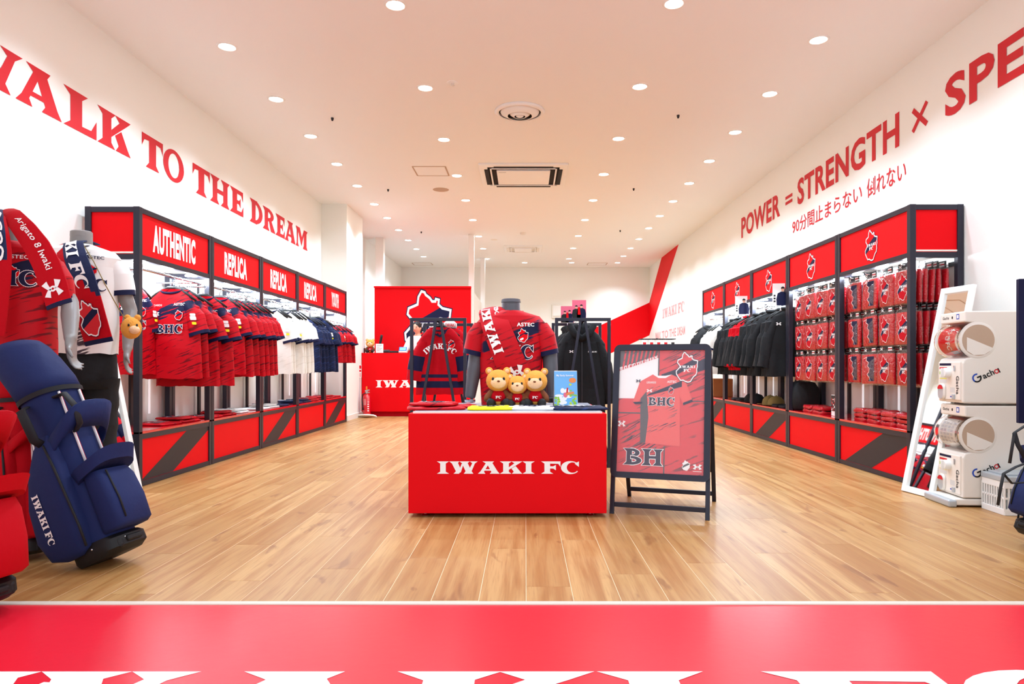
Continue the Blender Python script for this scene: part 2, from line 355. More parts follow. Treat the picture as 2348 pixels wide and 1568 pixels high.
def crest(mb, S, x, y, h, mats, words=True, fill=True, k=.8, lw=1.0):
    """regional-outline club crest; S(off) -> surface fn at that offset; mats = (navy, white, red, navy2)"""
    w = h * k; B = (x, y, w, h)
    lay(mb, [grow(CREST, .045*lw)], S(.0006), mats[0], B); lay(mb, [grow(CREST, .028*lw)], S(.0009), mats[1], B)
    inner = grow(CREST, -.012*lw)
    lay(mb, [inner], S(.0012), mats[2] if fill else mats[0], B)
    if fill:
        lo, hi = (lambda q: q[1] - (.22 + .42*q[0])), (lambda q: (.44 + .42*q[0]) - q[1])
        lay(mb, [clip(clip(inner, lo), hi)], S(.0015), mats[3], B)
    if words:
        put(mb, 'IWAKI', S(.0018), x + .17*w, y + .47*h, .72*w, .085*h, mats[1]); put(mb, 'FC', S(.0018), x + .33*w, y + .34*h, .34*w, .1*h, mats[1])
def logo(mb, S, x, y, w, h, m):
    """two interlocking arcs with flared ends"""
    if S.__code__.co_argcount - len(S.__defaults__ or ()) == 1: S = S(.0008)
    for sgn in (1, -1):
        pts = []; ws = []
        for i in range(13):
            t = -1 + i / 6; pts.append((t * .36, sgn * (-.12 + .52 * abs(t) ** 1.8))); ws.append(.07 + .2 * abs(t) ** 2)
        A = []
        for i in range(13):
            d = Vector(pts[min(i+1, 12)]) - Vector(pts[max(i-1, 0)]); d.normalize(); n = Vector((-d.y, d.x)) * ws[i] * .62
            A.append(((pts[i][0]+n.x+.5, pts[i][1]*.9+n.y+.5), (pts[i][0]-n.x+.5, pts[i][1]*.9-n.y+.5)))
        lay(mb, [[A[i][0], A[i+1][0], A[i+1][1], A[i][1]] for i in range(12)], S, m, (x, y, w, h))
def rrect(x, y, w, h, r=.0, n=5):
    if r <= 0: return [(x,y),(x+w,y),(x+w,y+h),(x,y+h)]
    out = []
    for cx, cy, a in ((x+w-r, y+r, -90), (x+w-r, y+h-r, 0), (x+r, y+h-r, 90), (x+r, y+r, 180)): out += arc(cx, cy, r, r, a, a+90, n)
    return out
def flat(mb, poly, fn, m=0): mb.add([fn(a, b) for a, b in poly], [tuple(range(len(poly)))], m)
# ================================================================== THE SETTING
def struct(mb, name, mats, parent=None, **k):
    o = mb.build(name, mats, parent, **k)
    if not parent: o['kind'] = 'structure'
    return o
# floor slab with planks let into it
fl = MB(); fl.box(((XL+XR)/2, (2.42+YB)/2, -.0308), (XR-XL+.4, YB-2.42+.3, .06)); floor = struct(fl, 'floor', 'groove')
PWD, PLN = .17, 1.22
def plank_mb(cx=0, cy=0, L=PLN, mb=None, w=PWD):
    mb = mb or MB(); x, y = w/2 - .0011, L/2 - .0007; c = .0004
    vs = [(cx+a*x, cy+b*y, -.006) for a, b in ((-1,-1),(1,-1),(1,1),(-1,1))] + [(cx+a*x, cy+b*y, -.0003) for a, b in ((-1,-1),(1,-1),(1,1),(-1,1))] + [(cx+a*(x-c), cy+b*(y-c), 0) for a, b in ((-1,-1),(1,-1),(1,1),(-1,1))]
    fs = [(8,9,10,11)] + [(i, (i+1)%4, 4+(i+1)%4, 4+i) for i in range(4)] + [(4+i, 4+(i+1)%4, 8+(i+1)%4, 8+i) for i in range(4)]
    return mb.add(vs, fs)
proto = plank_mb().build('plank', WOOD, floor); pm = proto.data; pm.materials.clear(); pm.materials.append(WOOD)
spots = []; far = MB(); yb = 2.425
ncol = int((XR - XL) / PWD) + 1
for i in range(ncol):
    x = XL + PWD * (i + .5); s = (i * .437) % 1 * PLN
    w = PWD if x + PWD/2 < XR else 2 * (XR - x) - .002
    y = yb - s
    if w < .04: continue
    while y < YB - .02:
        a, b = max(y, yb), min(y + PLN, YB)
        if b - a > .05: spots.append((x, (a+b)/2, b-a, w))
        y += PLN
spots.sort(key=lambda t: t[1])
full = 0
for k, (x, y, L, w) in enumerate(spots):
    if k < 299:
        if abs(L - PLN) < 1e-3 and w == PWD:
            o = proto if full == 0 else proto.copy()
            if full: COL.objects.link(o)
            o.location = (x, y, 0); full += 1
        else: plank_mb(0, 0, L, w=w).build('plank', WOOD, floor, loc=(x, y, 0))
    else: plank_mb(x, y, L, far, w=w)
far.build('far_planks', WOOD, floor, kind='stuff')
# entrance: metal strip, red sheet with huge white letters, mall floor beyond
mb = MB(); mb.rbox((0, 2.405, -.002), (9, .028, .014), .004); struct(mb, 'trim_1', 'trimstrip')
mb = MB(); mb.box((0, 1.0, -.02), (12, 2.78, .04)); ms = mb.build('floor_sheet', 'matred'); tag(ms, 'glossy red printed floor sheet across the shop entrance', 'floor mat')
mb = MB(); S = lambda o: plane((0, 0, .0008 + o), (1, 0, 0), (0, 1, 0))
lw = 3.02
put(mb, 'IWAKI FC', S(0), -1.87, 1.56, 3.44, .31, 0); mb.build('lettering', 'whiteprint', ms)
mb = MB(); mb.box((0, -2.5, -.03), (12, 4.2, .05)); struct(mb, 'floor_mall', 'offw')
# walls, ceiling
T = .12
mb = MB(); mb.box((XL - T/2, (Y0+YB)/2, CEIL/2), (T, YB-Y0, CEIL+.0)); wl = struct(mb, 'wall_left', 'wall')
mb = MB(); mb.box((XR + T/2, (Y0+YB)/2, CEIL/2), (T, YB-Y0, CEIL)); wr = struct(mb, 'wall_right', 'wall')
mb = MB(); mb.box((0, YB + T/2, CEIL/2), (XR-XL+2*T, T, CEIL)); wb = struct(mb, 'wall_back', 'wall')
mb = MB(); mb.box((0, (Y0+YB)/2, CEIL + .05), (XR-XL+2*T, YB-Y0+.2, .1)); ceil = struct(mb, 'ceiling', 'ceil')
mb = MB(); mb.box((XL + .19, 10.74, CEIL/2), (.38, 1.0, CEIL)); struct(mb, 'wall_pier', 'wall')
mb = MB(); mb.box((-2.76, 13.0, CEIL/2), (.15, .15, CEIL)); struct(mb, 'wall_column', 'wall', bevel=.004)
for s, x in (('left', XL + .006), ('right', XR - .006)):
    mb = MB(); mb.box((x, (Y0+YB)/2, .04), (.012, YB-Y0, .08)); struct(mb, 'baseboard_' + s, 'offw')
mb = MB(); mb.box((XL+.386, 10.74, .04), (.012, 1.02, .08)); mb.box((XL+.19, 10.235, .04), (.38, .012, .08)); struct(mb, 'baseboard_pier', 'offw')
mb = MB(); mb.box((0, YB-.006, .04), (XR-XL, .012, .08)); struct(mb, 'baseboard_back', 'offw')
# stockroom box behind the till: red front, white flank, two tall posts
mb = MB(); mb.box((-1.86, 12.43, 1.12), (1.75, .06, 2.24)); bx = struct(mb, 'wall_till', 'red')
Sp = lambda o: plane((-2.735, 12.4 - o, 0), (1, 0, 0), (0, 0, 1))
mb = MB(); crest(mb, lambda o: Sp(o*3 + .001), .55, .99, 1.18, (0, 1, 2, 0), words=False, k=.72)
put(mb, 'IWAKI', Sp(.009), .72, 1.50, .60, .11, 1); put(mb, 'FC', Sp(.009), .86, 1.33, .32, .12, 1)
mb.build('crest_print', ['navyprint', 'whiteprint', 'red'], bx)
mb = MB(); mb.box((-1.86, 12.41, 2.255), (1.76, .1, .03)); mb.build('top_trim', 'red', bx)
mb = MB(); mb.box((-1.01, 13.95, 1.12), (.06, 3.0, 2.24)); struct(mb, 'wall_stockroom', 'wall')
mb = MB(); mb.box((-.975, 12.85, .95), (.012, .5, 1.9)); struct(mb, 'door_1', 'redcloth')
mb = MB(); mb.box((-.99, 12.62, CEIL/2), (.1, .1, CEIL)); struct(mb, 'wall_post', 'white', bevel=.003)
mb = MB(); mb.box((-.955, 15.4, CEIL/2), (.1, .1, CEIL)); struct(mb, 'wall_post', 'white', bevel=.003)
# red stripe on the right and back walls
Sr = lambda o: plane((XR - o, 0, 0), (0, -1, 0), (0, 0, 1))
Sb = lambda o: plane((0, YB - o, 0), (1, 0, 0), (0, 0, 1))
mb = MB(); flat(mb, [(-YB, 2.385), (-YB, 1.575), (-13.65, CEIL), (-15.35, CEIL)], Sr(.002)); mb.build('painted_stripe', 'red', wr)
mb = MB(); k = .463; d = (XR - (-.6)); flat(mb, [(XR, 2.385), (XR - d, 2.385 - k*d), (XR-d, 1.575-k*d), (XR, 1.575)], Sb(.002)); mb.build('painted_stripe', 'red', wb)
# wall lettering
Sl = lambda o: plane((XL + o, 0, 0), (0, 1, 0), (0, 0, 1))
for wd_, a, b in (('W', 3.5, 4.15), ('A', 4.09, 4.50), ('L', 4.515, 4.865), ('K', 4.875, 5.285), ('TO', 5.44, 6.11), ('THE', 6.27, 7.40), ('DREAM', 7.57, 9.58)):
    mb = MB(); put(mb, wd_, Sl(.002), a, 2.44, b - a, .262); mb.build('wall_lettering', 'redprint', wl)
for wd_, a, b, z, h, bo in (('POWER', 9.69, 8.22, 2.635, .29, .03), ('=', 8.05, 7.84, 2.72, .1, .02), ('STRENGTH', 7.69, 5.60, 2.635, .29, .03), ('×', 5.42, 5.2, 2.67, .2, .0), ('SPEED', 4.99, 3.52, 2.635, .29, .03), ('90分間止まらない', 7.84, 6.22, 2.335, .17, .008), ('倒れない', 6.13, 5.5, 2.335, .17, .008)):
    mb = MB(); put(mb, wd_, Sr(.002), -a, z, a - b, h, font=sans, bold=bo); mb.build('wall_lettering', 'redprint', wr)
mb = MB(); put(mb, 'IWAKI FC', Sr(.002), -15.26, 1.88, 2.1, .2); mb.build('wall_lettering', 'palered', wr)
for i in range(4):
    mb = MB(); put(mb, ('WALK', 'TO', 'THE', 'DREAM')[i], Sr(.002), -16.1 + i*.78, 1.43, .66, .17, font=sans, bold=.02); mb.build('wall_lettering', 'palered', wr)
# service hatch on back wall
mb = MB(); mb.rbox((.79, YB-.02, 2.17), (.27, .04, .34), .01); o = mb.build('wall_hatch', 'offw'); tag(o, 'small white framed hatch high on the back wall', 'hatch')
mb = MB(); mb.rbox((.79, YB-.045, 2.18), (.21, .012, .26), .004); mb.build('hatch_door', 'white', o)
# ------------------------------------------------------------------ ceiling fittings
tr = MB(); tr.lathe([(.058, -.001), (.062, -.006), (.075, -.004), (.078, 0)], n=28); tr_o = None
lm = MB(); lm.lathe([(.0005, -.0005), (.03, -.001), (.057, -.003)], n=24)
rows = [('outer left', -2.262, [4.18, 5.18, 6.2, 7.2, 8.2, 9.2, 10.24, 11.2, 12.2, 13.2, 14.2, 15.2], 'downlight row nearest the left wall'),
        ('inner left', -.87, [3.2, 4.58, 5.95, 7.31, 8.7, 10.0, 11.36, 12.8, 14.15, 15.5], 'downlight row left of the diffuser'),
        ('inner right', .995, [3.2, 4.56, 5.92, 7.28, 8.64, 10.0, 11.35, 12.75, 14.1, 15.5], 'downlight row right of the diffuser'),
        ('outer right', 2.18, [4.06, 5.07, 6.08, 7.08, 8.08, 9.07, 10.06, 11.05, 12.04, 13.08, 14.1, 15.12, 16.1], 'downlight row nearest the right wall'),
        ('back', None, [], 'pair of downlights by the back wall')]
dl = None; order = ['nearest', 'second', 'third', 'fourth', 'fifth', 'sixth', 'seventh', 'eighth', 'ninth', 'tenth', 'eleventh', 'twelfth', 'thirteenth']
def downlight(x, y, lab, grp, on=True):
    global dl
    if dl is None:
        dl = thing('ceiling_downlight', lab, 'ceiling light', (x, y, CEIL), group=grp)
        tr.build('trim_ring', 'white', dl, smooth=True); lm.build('lamp', 'lamp', dl, smooth=True); o = dl
    else:
        o = dl.copy(); COL.objects.link(o); o.location = (x, y, CEIL); o['label'] = lab; o['group'] = grp
        for k in DLK:
            c = k.copy(); COL.objects.link(c); c.parent = o
    if on:
        L = bpy.data.objects.new('downlight_beam', LD); COL.objects.link(L); L.location = (x, y, CEIL - .03)
    return o
LD = bpy.data.lights.new('downlight_beam', 'SPOT'); LD.energy = DOWN_W; LD.spot_size = R(128); LD.spot_blend = .55; LD.shadow_soft_size = .07; LD.color = (.75, .95, 1.15)
DLK = []
for nm, x, ys, g in rows:
    for i, y in enumerate(ys):
        vis = CY - (CEIL - H) * F / y > -5
        lab = 'round ceiling downlight, %s of the %s' % (order[i], g)
        downlight(x, y, lab, g)
        if not DLK: DLK = [k for k in bpy.data.objects if k.parent == dl]
downlight(-.01, 16.1, 'round ceiling downlight before back wall, behind the far air conditioner', rows[4][3], False); downlight(1.1, 16.1, 'round ceiling downlight at back wall, right end of inner row', rows[4][3], False)
# round air diffuser
t = thing('ceiling_diffuser', 'large round air diffuser with concentric rings in the ceiling', 'air vent', (-.05, 6.49, CEIL))
mb = MB(); mb.lathe([(.235, 0), (.24, -.008), (.225, -.022), (.205, -.028), (.2, -.02)], n=48); mb.build('outer_ring', 'ceil', t, smooth=True)
mb = MB(); mb.lathe([(.2, -.004), (.001, -.004)], n=40); mb.build('duct', 'darkhole', t)
mb = MB(); mb.lathe([(.185, -.012), (.18, -.02), (.125, -.05), (.115, -.05)], n=40); mb.build('cone_ring', 'ceil', t, smooth=True)
mb = MB(); mb.lathe([(.1, -.024), (.096, -.032), (.06, -.056), (.052, -.056)], n=36); mb.build('cone_ring', 'ceil', t, smooth=True)
mb = MB(); mb.lathe([(.04, -.03), (.036, -.052), (.02, -.06), (.001, -.06)], n=30); mb.build('centre_cap', 'ceil', t, smooth=True)
# cassette air conditioners
def cassette(x, y, w, d, lab, dark=True):
    t = thing('ceiling_air_conditioner', lab, 'air conditioner', (x, y, CEIL))
    mb = MB(); fr = .1
    mb.rbox((0, -d/2+fr/2, -.012), (w, fr, .03), .008); mb.rbox((0, d/2-fr/2, -.012), (w, fr, .03), .008)
    mb.rbox((-w/2+fr/2, 0, -.012), (fr, d-2*fr+.02, .03), .008); mb.rbox((w/2-fr/2, 0, -.012), (fr, d-2*fr+.02, .03), .008)
    mb.build('panel_frame', 'ceil', t)
    mb = MB(); mb.box((0, 0, -.004), (w-.1, d-.1, .01)); mb.build('duct', 'darkhole' if dark else 'offw', t)
    for sx, sy in ((0, -1), (0, 1), (-1, 0), (1, 0)):
        mb = MB(); L = (w if sx == 0 else d) - .36
        c = (sx*(w/2-.085), sy*(d/2-.085), -.03); dd = (L, .05, .006) if sx == 0 else (.05, L, .006)
        mb.rbox((c[0], c[1], c[2]), dd, .002)
        mb.build('air_outlet', 'darkhole' if dark else 'offw', t)
    for sx, sy in ((0, -1), (0, 1), (-1, 0), (1, 0)):
        mb = MB(); L = (w if sx == 0 else d) - .3
        mb.rbox((sx*(w/2-.14), sy*(d/2-.14), -.03), (L, .02, .012) if sx == 0 else (.02, L, .012), .004); mb.build('louvre', 'ceil', t)
    mb = MB(); mb.rbox((0, 0, -.03), (w-.42, d-.42, .02), .006); g = mb.build('intake_grille', 'ceil', t)
    if dark:
        mb = MB(); mb.box((-w/2+.28, -d/2+.26, -.0405), (.09, .008, .001)); mb.build('name_strip', 'dark', g)
    return t
cassette(-.02, 8.68, 1.08, 1.05, 'near square cassette air conditioner with dark slots in the ceiling')
cassette(-.04, 14.15, .78, .8, 'far white cassette air conditioner near the back wall', False)
def access(x, y, w, d, lab):
    t = thing('ceiling_access_panel', lab, 'access panel', (x, y, CEIL))
    mb = MB()
    for a, b, c, e in ((0, -d/2, w, .014), (0, d/2, w, .014), (-w/2, 0, .014, d), (w/2, 0, .014, d)): mb.box((a, b, -.002), (c, e, .006))
    mb.build('panel_rim', 'beige', t); mb = MB(); mb.box((0, 0, -.001), (w-.02, d-.02, .004)); mb.build('panel', 'ceil', t)
access(-1.17, 8.5, .4, .4, 'square access panel beside the near air conditioner'); access(-2.45, 16.3, .45, .35, 'ceiling access panel at back left, above the till'); access(1.72, 16.3, .45, .35, 'ceiling access panel at back right corner')
def disc(name, x, y, r, h, lab, cat, m='ceil'):
    mb = MB(); mb.lathe([(r, 0), (r*.97, -h*.6), (r*.8, -h), (.001, -h)], n=28); o = mb.build(name, m, smooth=30, loc=(x, y, CEIL)); tag(o, lab, cat); return o
o = disc('sprinkler_cover', -.62, 5.84, .05, .006, 'round sprinkler plate left of the round diffuser', 'sprinkler')
mb = MB(); mb.lathe([(.012, -.004), (.012, -.02), (.02, -.024), (.001, -.026)], n=16); mb.build('sprinkler_head', 'offw', o, smooth=True)
disc('ceiling_speaker', -1.16, 9.4, .11, .006, 'flat round beige speaker plate behind the square access panel', 'speaker', 'beige')
disc('smoke_detector', -.04, 12.45, .055, .035, 'small round smoke detector before the far air conditioner', 'smoke detector', 'offw')
disc('sprinkler_cover', -.6, 13.15, .07, .006, 'small sprinkler plate left of the smoke detector', 'sprinkler', 'offw')
for x, y, lab in ((762, 270, 'tiny ceiling sensor near the left wall, nearest left one'), (1555, 264, 'tiny ceiling sensor near the right wall, nearest right one'), (890, 434, 'tiny ceiling sensor on the left, level with the speaker plate'), (1453, 432, 'tiny ceiling sensor on the right beyond the near air conditioner'), (966, 531, 'tiny ceiling sensor far left before the till'), (1422, 528, 'tiny ceiling sensor far right')):
    Y = (CEIL - H) * F / (CY - y); mb = MB(); mb.lathe([(.014, 0), (.014, -.01), (.008, -.03), (.001, -.032)], n=12); o = mb.build('ceiling_sensor', 'dark', smooth=30, loc=((x-CX)/F*Y, Y, CEIL)); tag(o, lab, 'sensor')

# ================================================================== DISPLAY UNITS
PW = .042
def unit(s, face, y0, L, top, idx, head, sign, stripe, first=False):
    side = 'left' if s < 0 else 'right'
    nm = ['nearest', 'second', 'middle', 'fourth', 'farthest'][idx]
    t = thing('display_unit', '%s display bay along the %s wall%s' % (nm, side, ', headed ' + sign if s < 0 else ', crest on its red header'), 'display unit', (s*face, y0, 0), group='display bays along the %s wall' % side)
    dep = .375; g = .004; D = s * dep
    ya, yb_ = g + PW/2, L - g - PW/2
    for xx in (s*PW/2, D - s*PW/2):
        for yy in (ya, yb_):
            mb = MB(); mb.box((xx, yy, top/2), (PW, PW, top)); mb.build('post', 'frame', t, bevel=.002)
    zs = (top - .02, head, .345, .02)
    for z in zs:
        h = .036
        for xx in (s*PW/2, D - s*PW/2):
            if z == head and xx != s*PW/2: continue
            mb = MB(); mb.box((xx, L/2, z), (PW*.9, L - 2*g - 2*PW, h)); mb.build('rail', 'frame', t)
        for yy in (ya, yb_):
            mb = MB(); mb.box((D/2, yy, z), (dep - 2*PW, PW*.9, h)); mb.build('end_rail', 'frame', t)
    # panels
    hz0, hz1 = head + .018, top - .038
    mb = MB(); mb.box((s*.016, L/2, (hz0+hz1)/2), (.012, L - 2*g - 2*PW - .01, hz1-hz0)); hp = mb.build('header_panel', 'red', t)
    mb = MB(); mb.box((s*.016, L/2, .182), (.012, L - 2*g - 2*PW, .29)); bp = mb.build('base_panel', 'red', t)
    if s < 0: S = lambda o: plane((s*.01 + o + .0005, 0, 0), (0, 1, 0), (0, 0, 1))
    else: S = lambda o: plane((s*.01 - o - .0005, L, 0), (0, -1, 0), (0, 0, 1))
    mb = MB()
    if s < 0:
        wds = {'AUTHENTIC': .63, 'REPLICA': .49, 'YOUTH': .36}[sign]
        put(mb, sign, S(.001), L/2 - wds/2 - .04, head + .06, wds, .2, font=sans, bold=.055); mb.build('lettering', 'whiteprint', hp)
    else:
        crest(mb, lambda o: S(o + .001), L/2 - .09, head + .045, .235, (0, 1, 2, 0)); mb.build('crest_print', ['navyprint', 'whiteprint', 'red'], hp)
    if stripe:
        q = [(.04, .04), (.47, .04), (1.11, .327), (.68, .327)] if s < 0 else [(.13, .04), (.57, .04), (1.18, .327), (.74, .327)]
        a, b = g + PW, L - g - PW
        q = clip(clip(q, lambda p: p[0] - a), lambda p: b - p[0])
        mb = MB(); flat(mb, q, S(.001)); mb.build('diagonal_stripe', 'dark', bp)
    if first:
        for z0, z1 in ((hz0, hz1), (.04, .327)):
            mb = MB(); mb.box((D/2, g + .018, (z0+z1)/2), (dep - 2*PW, .012, z1-z0)); mb.build('end_panel', 'red', t)
    mb = MB(); mb.rbox((D/2, L/2, .372), (dep, L - 2*g, .018), .003); mb.build('shelf_board', 'redglossy', t)
    mb = MB(); mb.box((D/2, L/2, head + .03), (dep - .05, L - .02, .012)); mb.build('canopy_board', 'offw', t)
    # slotted uprights on the wall, pale strips between whose glow stands in for lamp reflections
    for k in (.5,):
        mb = MB(); mb.box((D - s*.006, L*k, (.38+head)/2), (.02, .035, head - .38)); mb.build('wall_upright', 'dark', t)
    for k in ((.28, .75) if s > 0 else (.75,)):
        mb = MB(); mb.box((D + s*.004, L*k, (.4+head)/2), (.006, .022, head - .5)); mb.build('wall_glow_strip', 'tube', t)
    for k in (.16, .5, .84):
        mb = MB(); mb.lathe([(.02, 0), (.02, -.02), (.045, -.03), (.05, -.038), (.046, -.042), (.001, -.042)], n=20)
        lampo = mb.build('shelf_lamp', ['white'], t, smooth=30, loc=(s*.09, L*k, head + .023))
        mb = MB(); mb.lathe([(.044, -.0425), (.001, -.0435)], n=20); mb.build('diffuser', 'bulb', lampo)
        lo = bpy.data.objects.new('shelf_light', SLD); COL.objects.link(lo); lo.location = (s*(face+.09), y0 + L*k, head - .035)
    return t
SLD = bpy.data.lights.new('shelf_light', 'POINT'); SLD.energy = SHELF_W; SLD.shadow_soft_size = .04; SLD.color = (.82, .95, 1.06)
LY = [4.68 + 1.09*i for i in range(6)]; RY = [4.764 + 1.12*i for i in range(6)]
LF, RF = 2.648, 2.69
for i in range(5):
    unit(-1, LF, LY[i], 1.09, 1.93, i, 1.585, ['AUTHENTIC', 'REPLICA', 'REPLICA', 'REPLICA', 'YOUTH'][i], i % 2 == 0, i == 0)
    unit(1, RF, RY[i], 1.12, 1.965, i, 1.612, '', i % 2 == 0, i == 0)
for i, lab in ((1, 'second'), (2, 'third'), (3, 'fourth')):
    for o in bpy.data.objects:
        if o.get('label') and o.name.startswith('display_unit') and o.location.x < 0 and abs(o.location.y - LY[i]) < .01:
            o['label'] = '%s display bay along the left wall, %s of three headed REPLICA' % (lab, ['first', 'middle', 'last'][i-1])
# ================================================================== GARMENTS
def garment_rings(L, W, D, shw, W2, neck=.075, arm=.21, square=False):
    if square: return [(-L, W2, D*1.05), (-L*.75, (W2+W)/2, D*1.02), (-L*.5, W*.98, D), (-arm-.02, W, D), (-arm*.62, W*.98, D), (-.075, shw, D*.95), (-.035, shw*.84, D*.88), (-.010, neck*1.4, D*.8), (0, neck, max(D*.75, .035))]
    return [(-L, W2, D*1.05), (-L*.75, (W2+W)/2, D*1.02), (-L*.5, W*.98, D), (-arm-.02, W, D), (-arm*.62, W*.96, D), (-.115, shw, D*.95), (-.062, shw*.8, D*.88), (-.02, neck*1.3, D*.8), (0, neck, max(D*.75, .035))]
def sup(a, e=2.5):
    c, s_ = math.cos(a), math.sin(a); return math.copysign(abs(c)**(2/e), c), math.copysign(abs(s_)**(2/e), s_)
def garment(L=.66, W=.235, D=.04, shw=.19, W2=None, sl=.24, sang=38, sr=(.085, .075), sd=.045, wr=.006, seed=0, cuff=.04, neck=.075, hood=False, collar=True, nseg=36, dens=3, swoop=0.0, stripes=None, square=False):
    """a T-shirt shaped mesh; slots: 0 cloth, 1 cuff/trim, 2 collar.  Returns MB and front(x, z)"""
    rnd = random.Random(seed); W2 = W2 or W
    base = garment_rings(L, W, D, shw, W2, neck, square=square)
    rows = []
    for a, b in zip(base[:-1], base[1:]):
        for k in range(dens): t = k / dens; rows.append(tuple(a[i] + (b[i]-a[i]) * t for i in range(3)))
    rows.append(base[-1]); ph = [rnd.uniform(0, 6) for _ in range(4)]
    mb = MB(); rings = []
    for z, w, d in rows:
        ring = []; amt = wr * min(1, max(0, -z / L) * 1.6)
        for q in range(nseg):
            a = 2*math.pi*q/nseg; cx, cy = sup(a)
            k = amt * (math.sin(5*a + ph[0] + z*6) + .6*math.sin(9*a + ph[1] - z*9) + .5*math.sin(3*a+ph[2]+z*22))
            ring.append((cx * (w + k*.5), cy * (d + k) , z + .004*math.sin(7*a+ph[3]) * (1 if z <= -L + .001 else 0)))
        rings.append(ring)
    def ringm(z):
        if stripes:
            for s0, s1 in stripes:
                if s0 <= z <= s1: return 1
        return 0
    n = nseg; off = 0
    for i in range(len(rings)-1):
        mb.loft([rings[i], rings[i+1]], ringm((rows[i][0]+rows[i+1][0])/2), (False, False))
    if not hood: pass
    # sleeves
    for sx in (-1, 1):
        a = R(sang); d = Vector((sx*math.sin(a), 0, -math.cos(a))); o = Vector((sx*(shw-.055), 0, -.118 if not square else -.09)); sv = Vector((sx*math.cos(a), 0, math.sin(a)))
        steps = 8; prev = None
        for k in range(steps + 1):
            t = k / steps
            if k == steps: t = 1
            if k == steps - 1: t = 1 - cuff / sl
            c = o + d * sl * t + Vector((sx * swoop * t * t * -1, 0, 0)); r0 = .07 if square else .045; rr = r0 + (sr[0]-r0)*min(1, t*2.6) + (sr[1]-sr[0])*t; c = c + Vector((sx*.026*min(1, t*2.6), 0, 0))
            ring = []
            for q in range(18):
                an = 2*math.pi*q/18; e = wr * math.sin(4*an + ph[0] + 7*t) * t
                ring.append(tuple(c + sv * (rr + e) * math.cos(an) + Vector((0, 1, 0)) * (sd + e) * math.sin(an)))
            if prev:
                mm = 1 if (k == steps and cuff > 0) else 0
                if stripes and .45 < t < .85: mm = 1
                mb.loft([prev, ring], mm, (False, False))
            prev = ring
    # neck band
    if collar:
        pts = []
        for q in range(24):
            a = 2*math.pi*q/24; pts.append((neck*1.06*math.cos(a), max(D*.75, .035)*1.05*math.sin(a), -.004 - (.026 if math.sin(a) < 0 else 0) * -math.sin(a)))
        mb.tube(pts, .008, 6, 2, closed=True)
    if hood:
        mb.ball((0, D*.5, -.01), (.11, .06, .06), 14, 0)
        mb.tube([(-.1, -D*.3, .02), (-.06, -D*1.1, -.05), (0, -D*1.3, -.09), (.06, -D*1.1, -.05), (.1, -D*.3, .02)], .03, 8, 0)
    def front(x, z, off=.004):
        w, d = rows[0][1], rows[0][2]
        for a_, b_ in zip(rows[:-1], rows[1:]):
            if a_[0] <= z <= b_[0]:
                t = (z - a_[0]) / max(1e-6, b_[0]-a_[0]); w = a_[1]+(b_[1]-a_[1])*t; d = a_[2]+(b_[2]-a_[2])*t; break
        u = min(.999, abs(x) / w); amt = wr * min(1, max(0, -z / L) * 1.6) * 1.1
        return (x, -d * (1 - u**2.5)**(1/2.5) - amt - off, z)
    return mb, front
def chest_print(mb, fr, style):
    """slots 0 white 1 navy 2 red"""
    S = lambda o: (lambda a, b: fr(a, b, .004 + o))
    put(mb, 'BHC', S(.0012), -.105, -.335, .21, .065, 1, out=(.06, 0, S(.0006)))
    crest(mb, S, .045, -.235, .075, (1, 0, 2, 1), words=False)
    put(mb, 'ASTEC', S(.0008), .035, -.125, .085, .02, 0 if style != 'w' else 1, font=sans, bold=.02)
    logo(mb, S, -.125, -.205, .05, .034, 0 if style != 'w' else 1)
    for x0, z0, w_, h_, m_ in ((.172, -.235, .045, .028, 0), (.180, -.27, .032, .02, 3), (.176, -.205, .04, .02, 0)): flat(mb, rrect(x0, z0, w_, h_, .006), lambda a, b: (a + (b+.25)*-.2, -.0465 + max(0, a-.2)*.35, b), m_)
    put(mb, 'LEGARDS', S(.0008), -.14, -.13, .085, .014, 0 if style != 'w' else 1, font=sans)
JM = {'k': 'blackcloth', 'r': 'jred', 'w': 'jwhiteplain', 'n': 'jnavy', 'y': 'jred'}
HANG = {}
def hanger_mb():
    mb = MB(); mb.tube([(-.19, 0, -.085), (-.12, 0, -.035), (-.03, 0, .012), (.03, 0, .012), (.12, 0, -.035), (.19, 0, -.085)], [.008, .012, .014, .014, .012, .008], 8, 0)
    mb.tube([(0, 0, .012), (0, 0, .045), (.014, 0, .06), (.026, 0, .075), (.02, 0, .094), (0, 0, .1), (-.014, 0, .094)], .0028, 6, 1); return mb
def hanger(loc, rz, lab, grp, s=1):
    if 'o' not in HANG:
        t = thing('clothes_hanger', lab, 'hanger', loc, rz, grp); m = hanger_mb()
        a = MB(); a.tube([(-.19, 0, -.085), (-.12, 0, -.035), (-.03, 0, .012), (.03, 0, .012), (.12, 0, -.035), (.19, 0, -.085)], [.008, .012, .014, .014, .012, .008], 8)
        HANG['b'] = a.build('shoulder_bar', 'black', t, smooth=True)
        a = MB(); a.tube([(0, 0, .012), (0, 0, .045), (.014, 0, .06), (.026, 0, .075), (.02, 0, .094), (0, 0, .1), (-.014, 0, .094)], .0028, 6)
        HANG['h'] = a.build('hook', 'steel', t, smooth=True); HANG['o'] = t; t.scale = (s,)*3; return t
    o = HANG['o'].copy(); COL.objects.link(o); o.location = loc; o.rotation_euler = (0, 0, rz); o.scale = (s,)*3; o['label'] = lab; o['group'] = grp
    for k in ('b', 'h'): c = HANG[k].copy(); COL.objects.link(c); c.parent = o
    return o
JER = {}
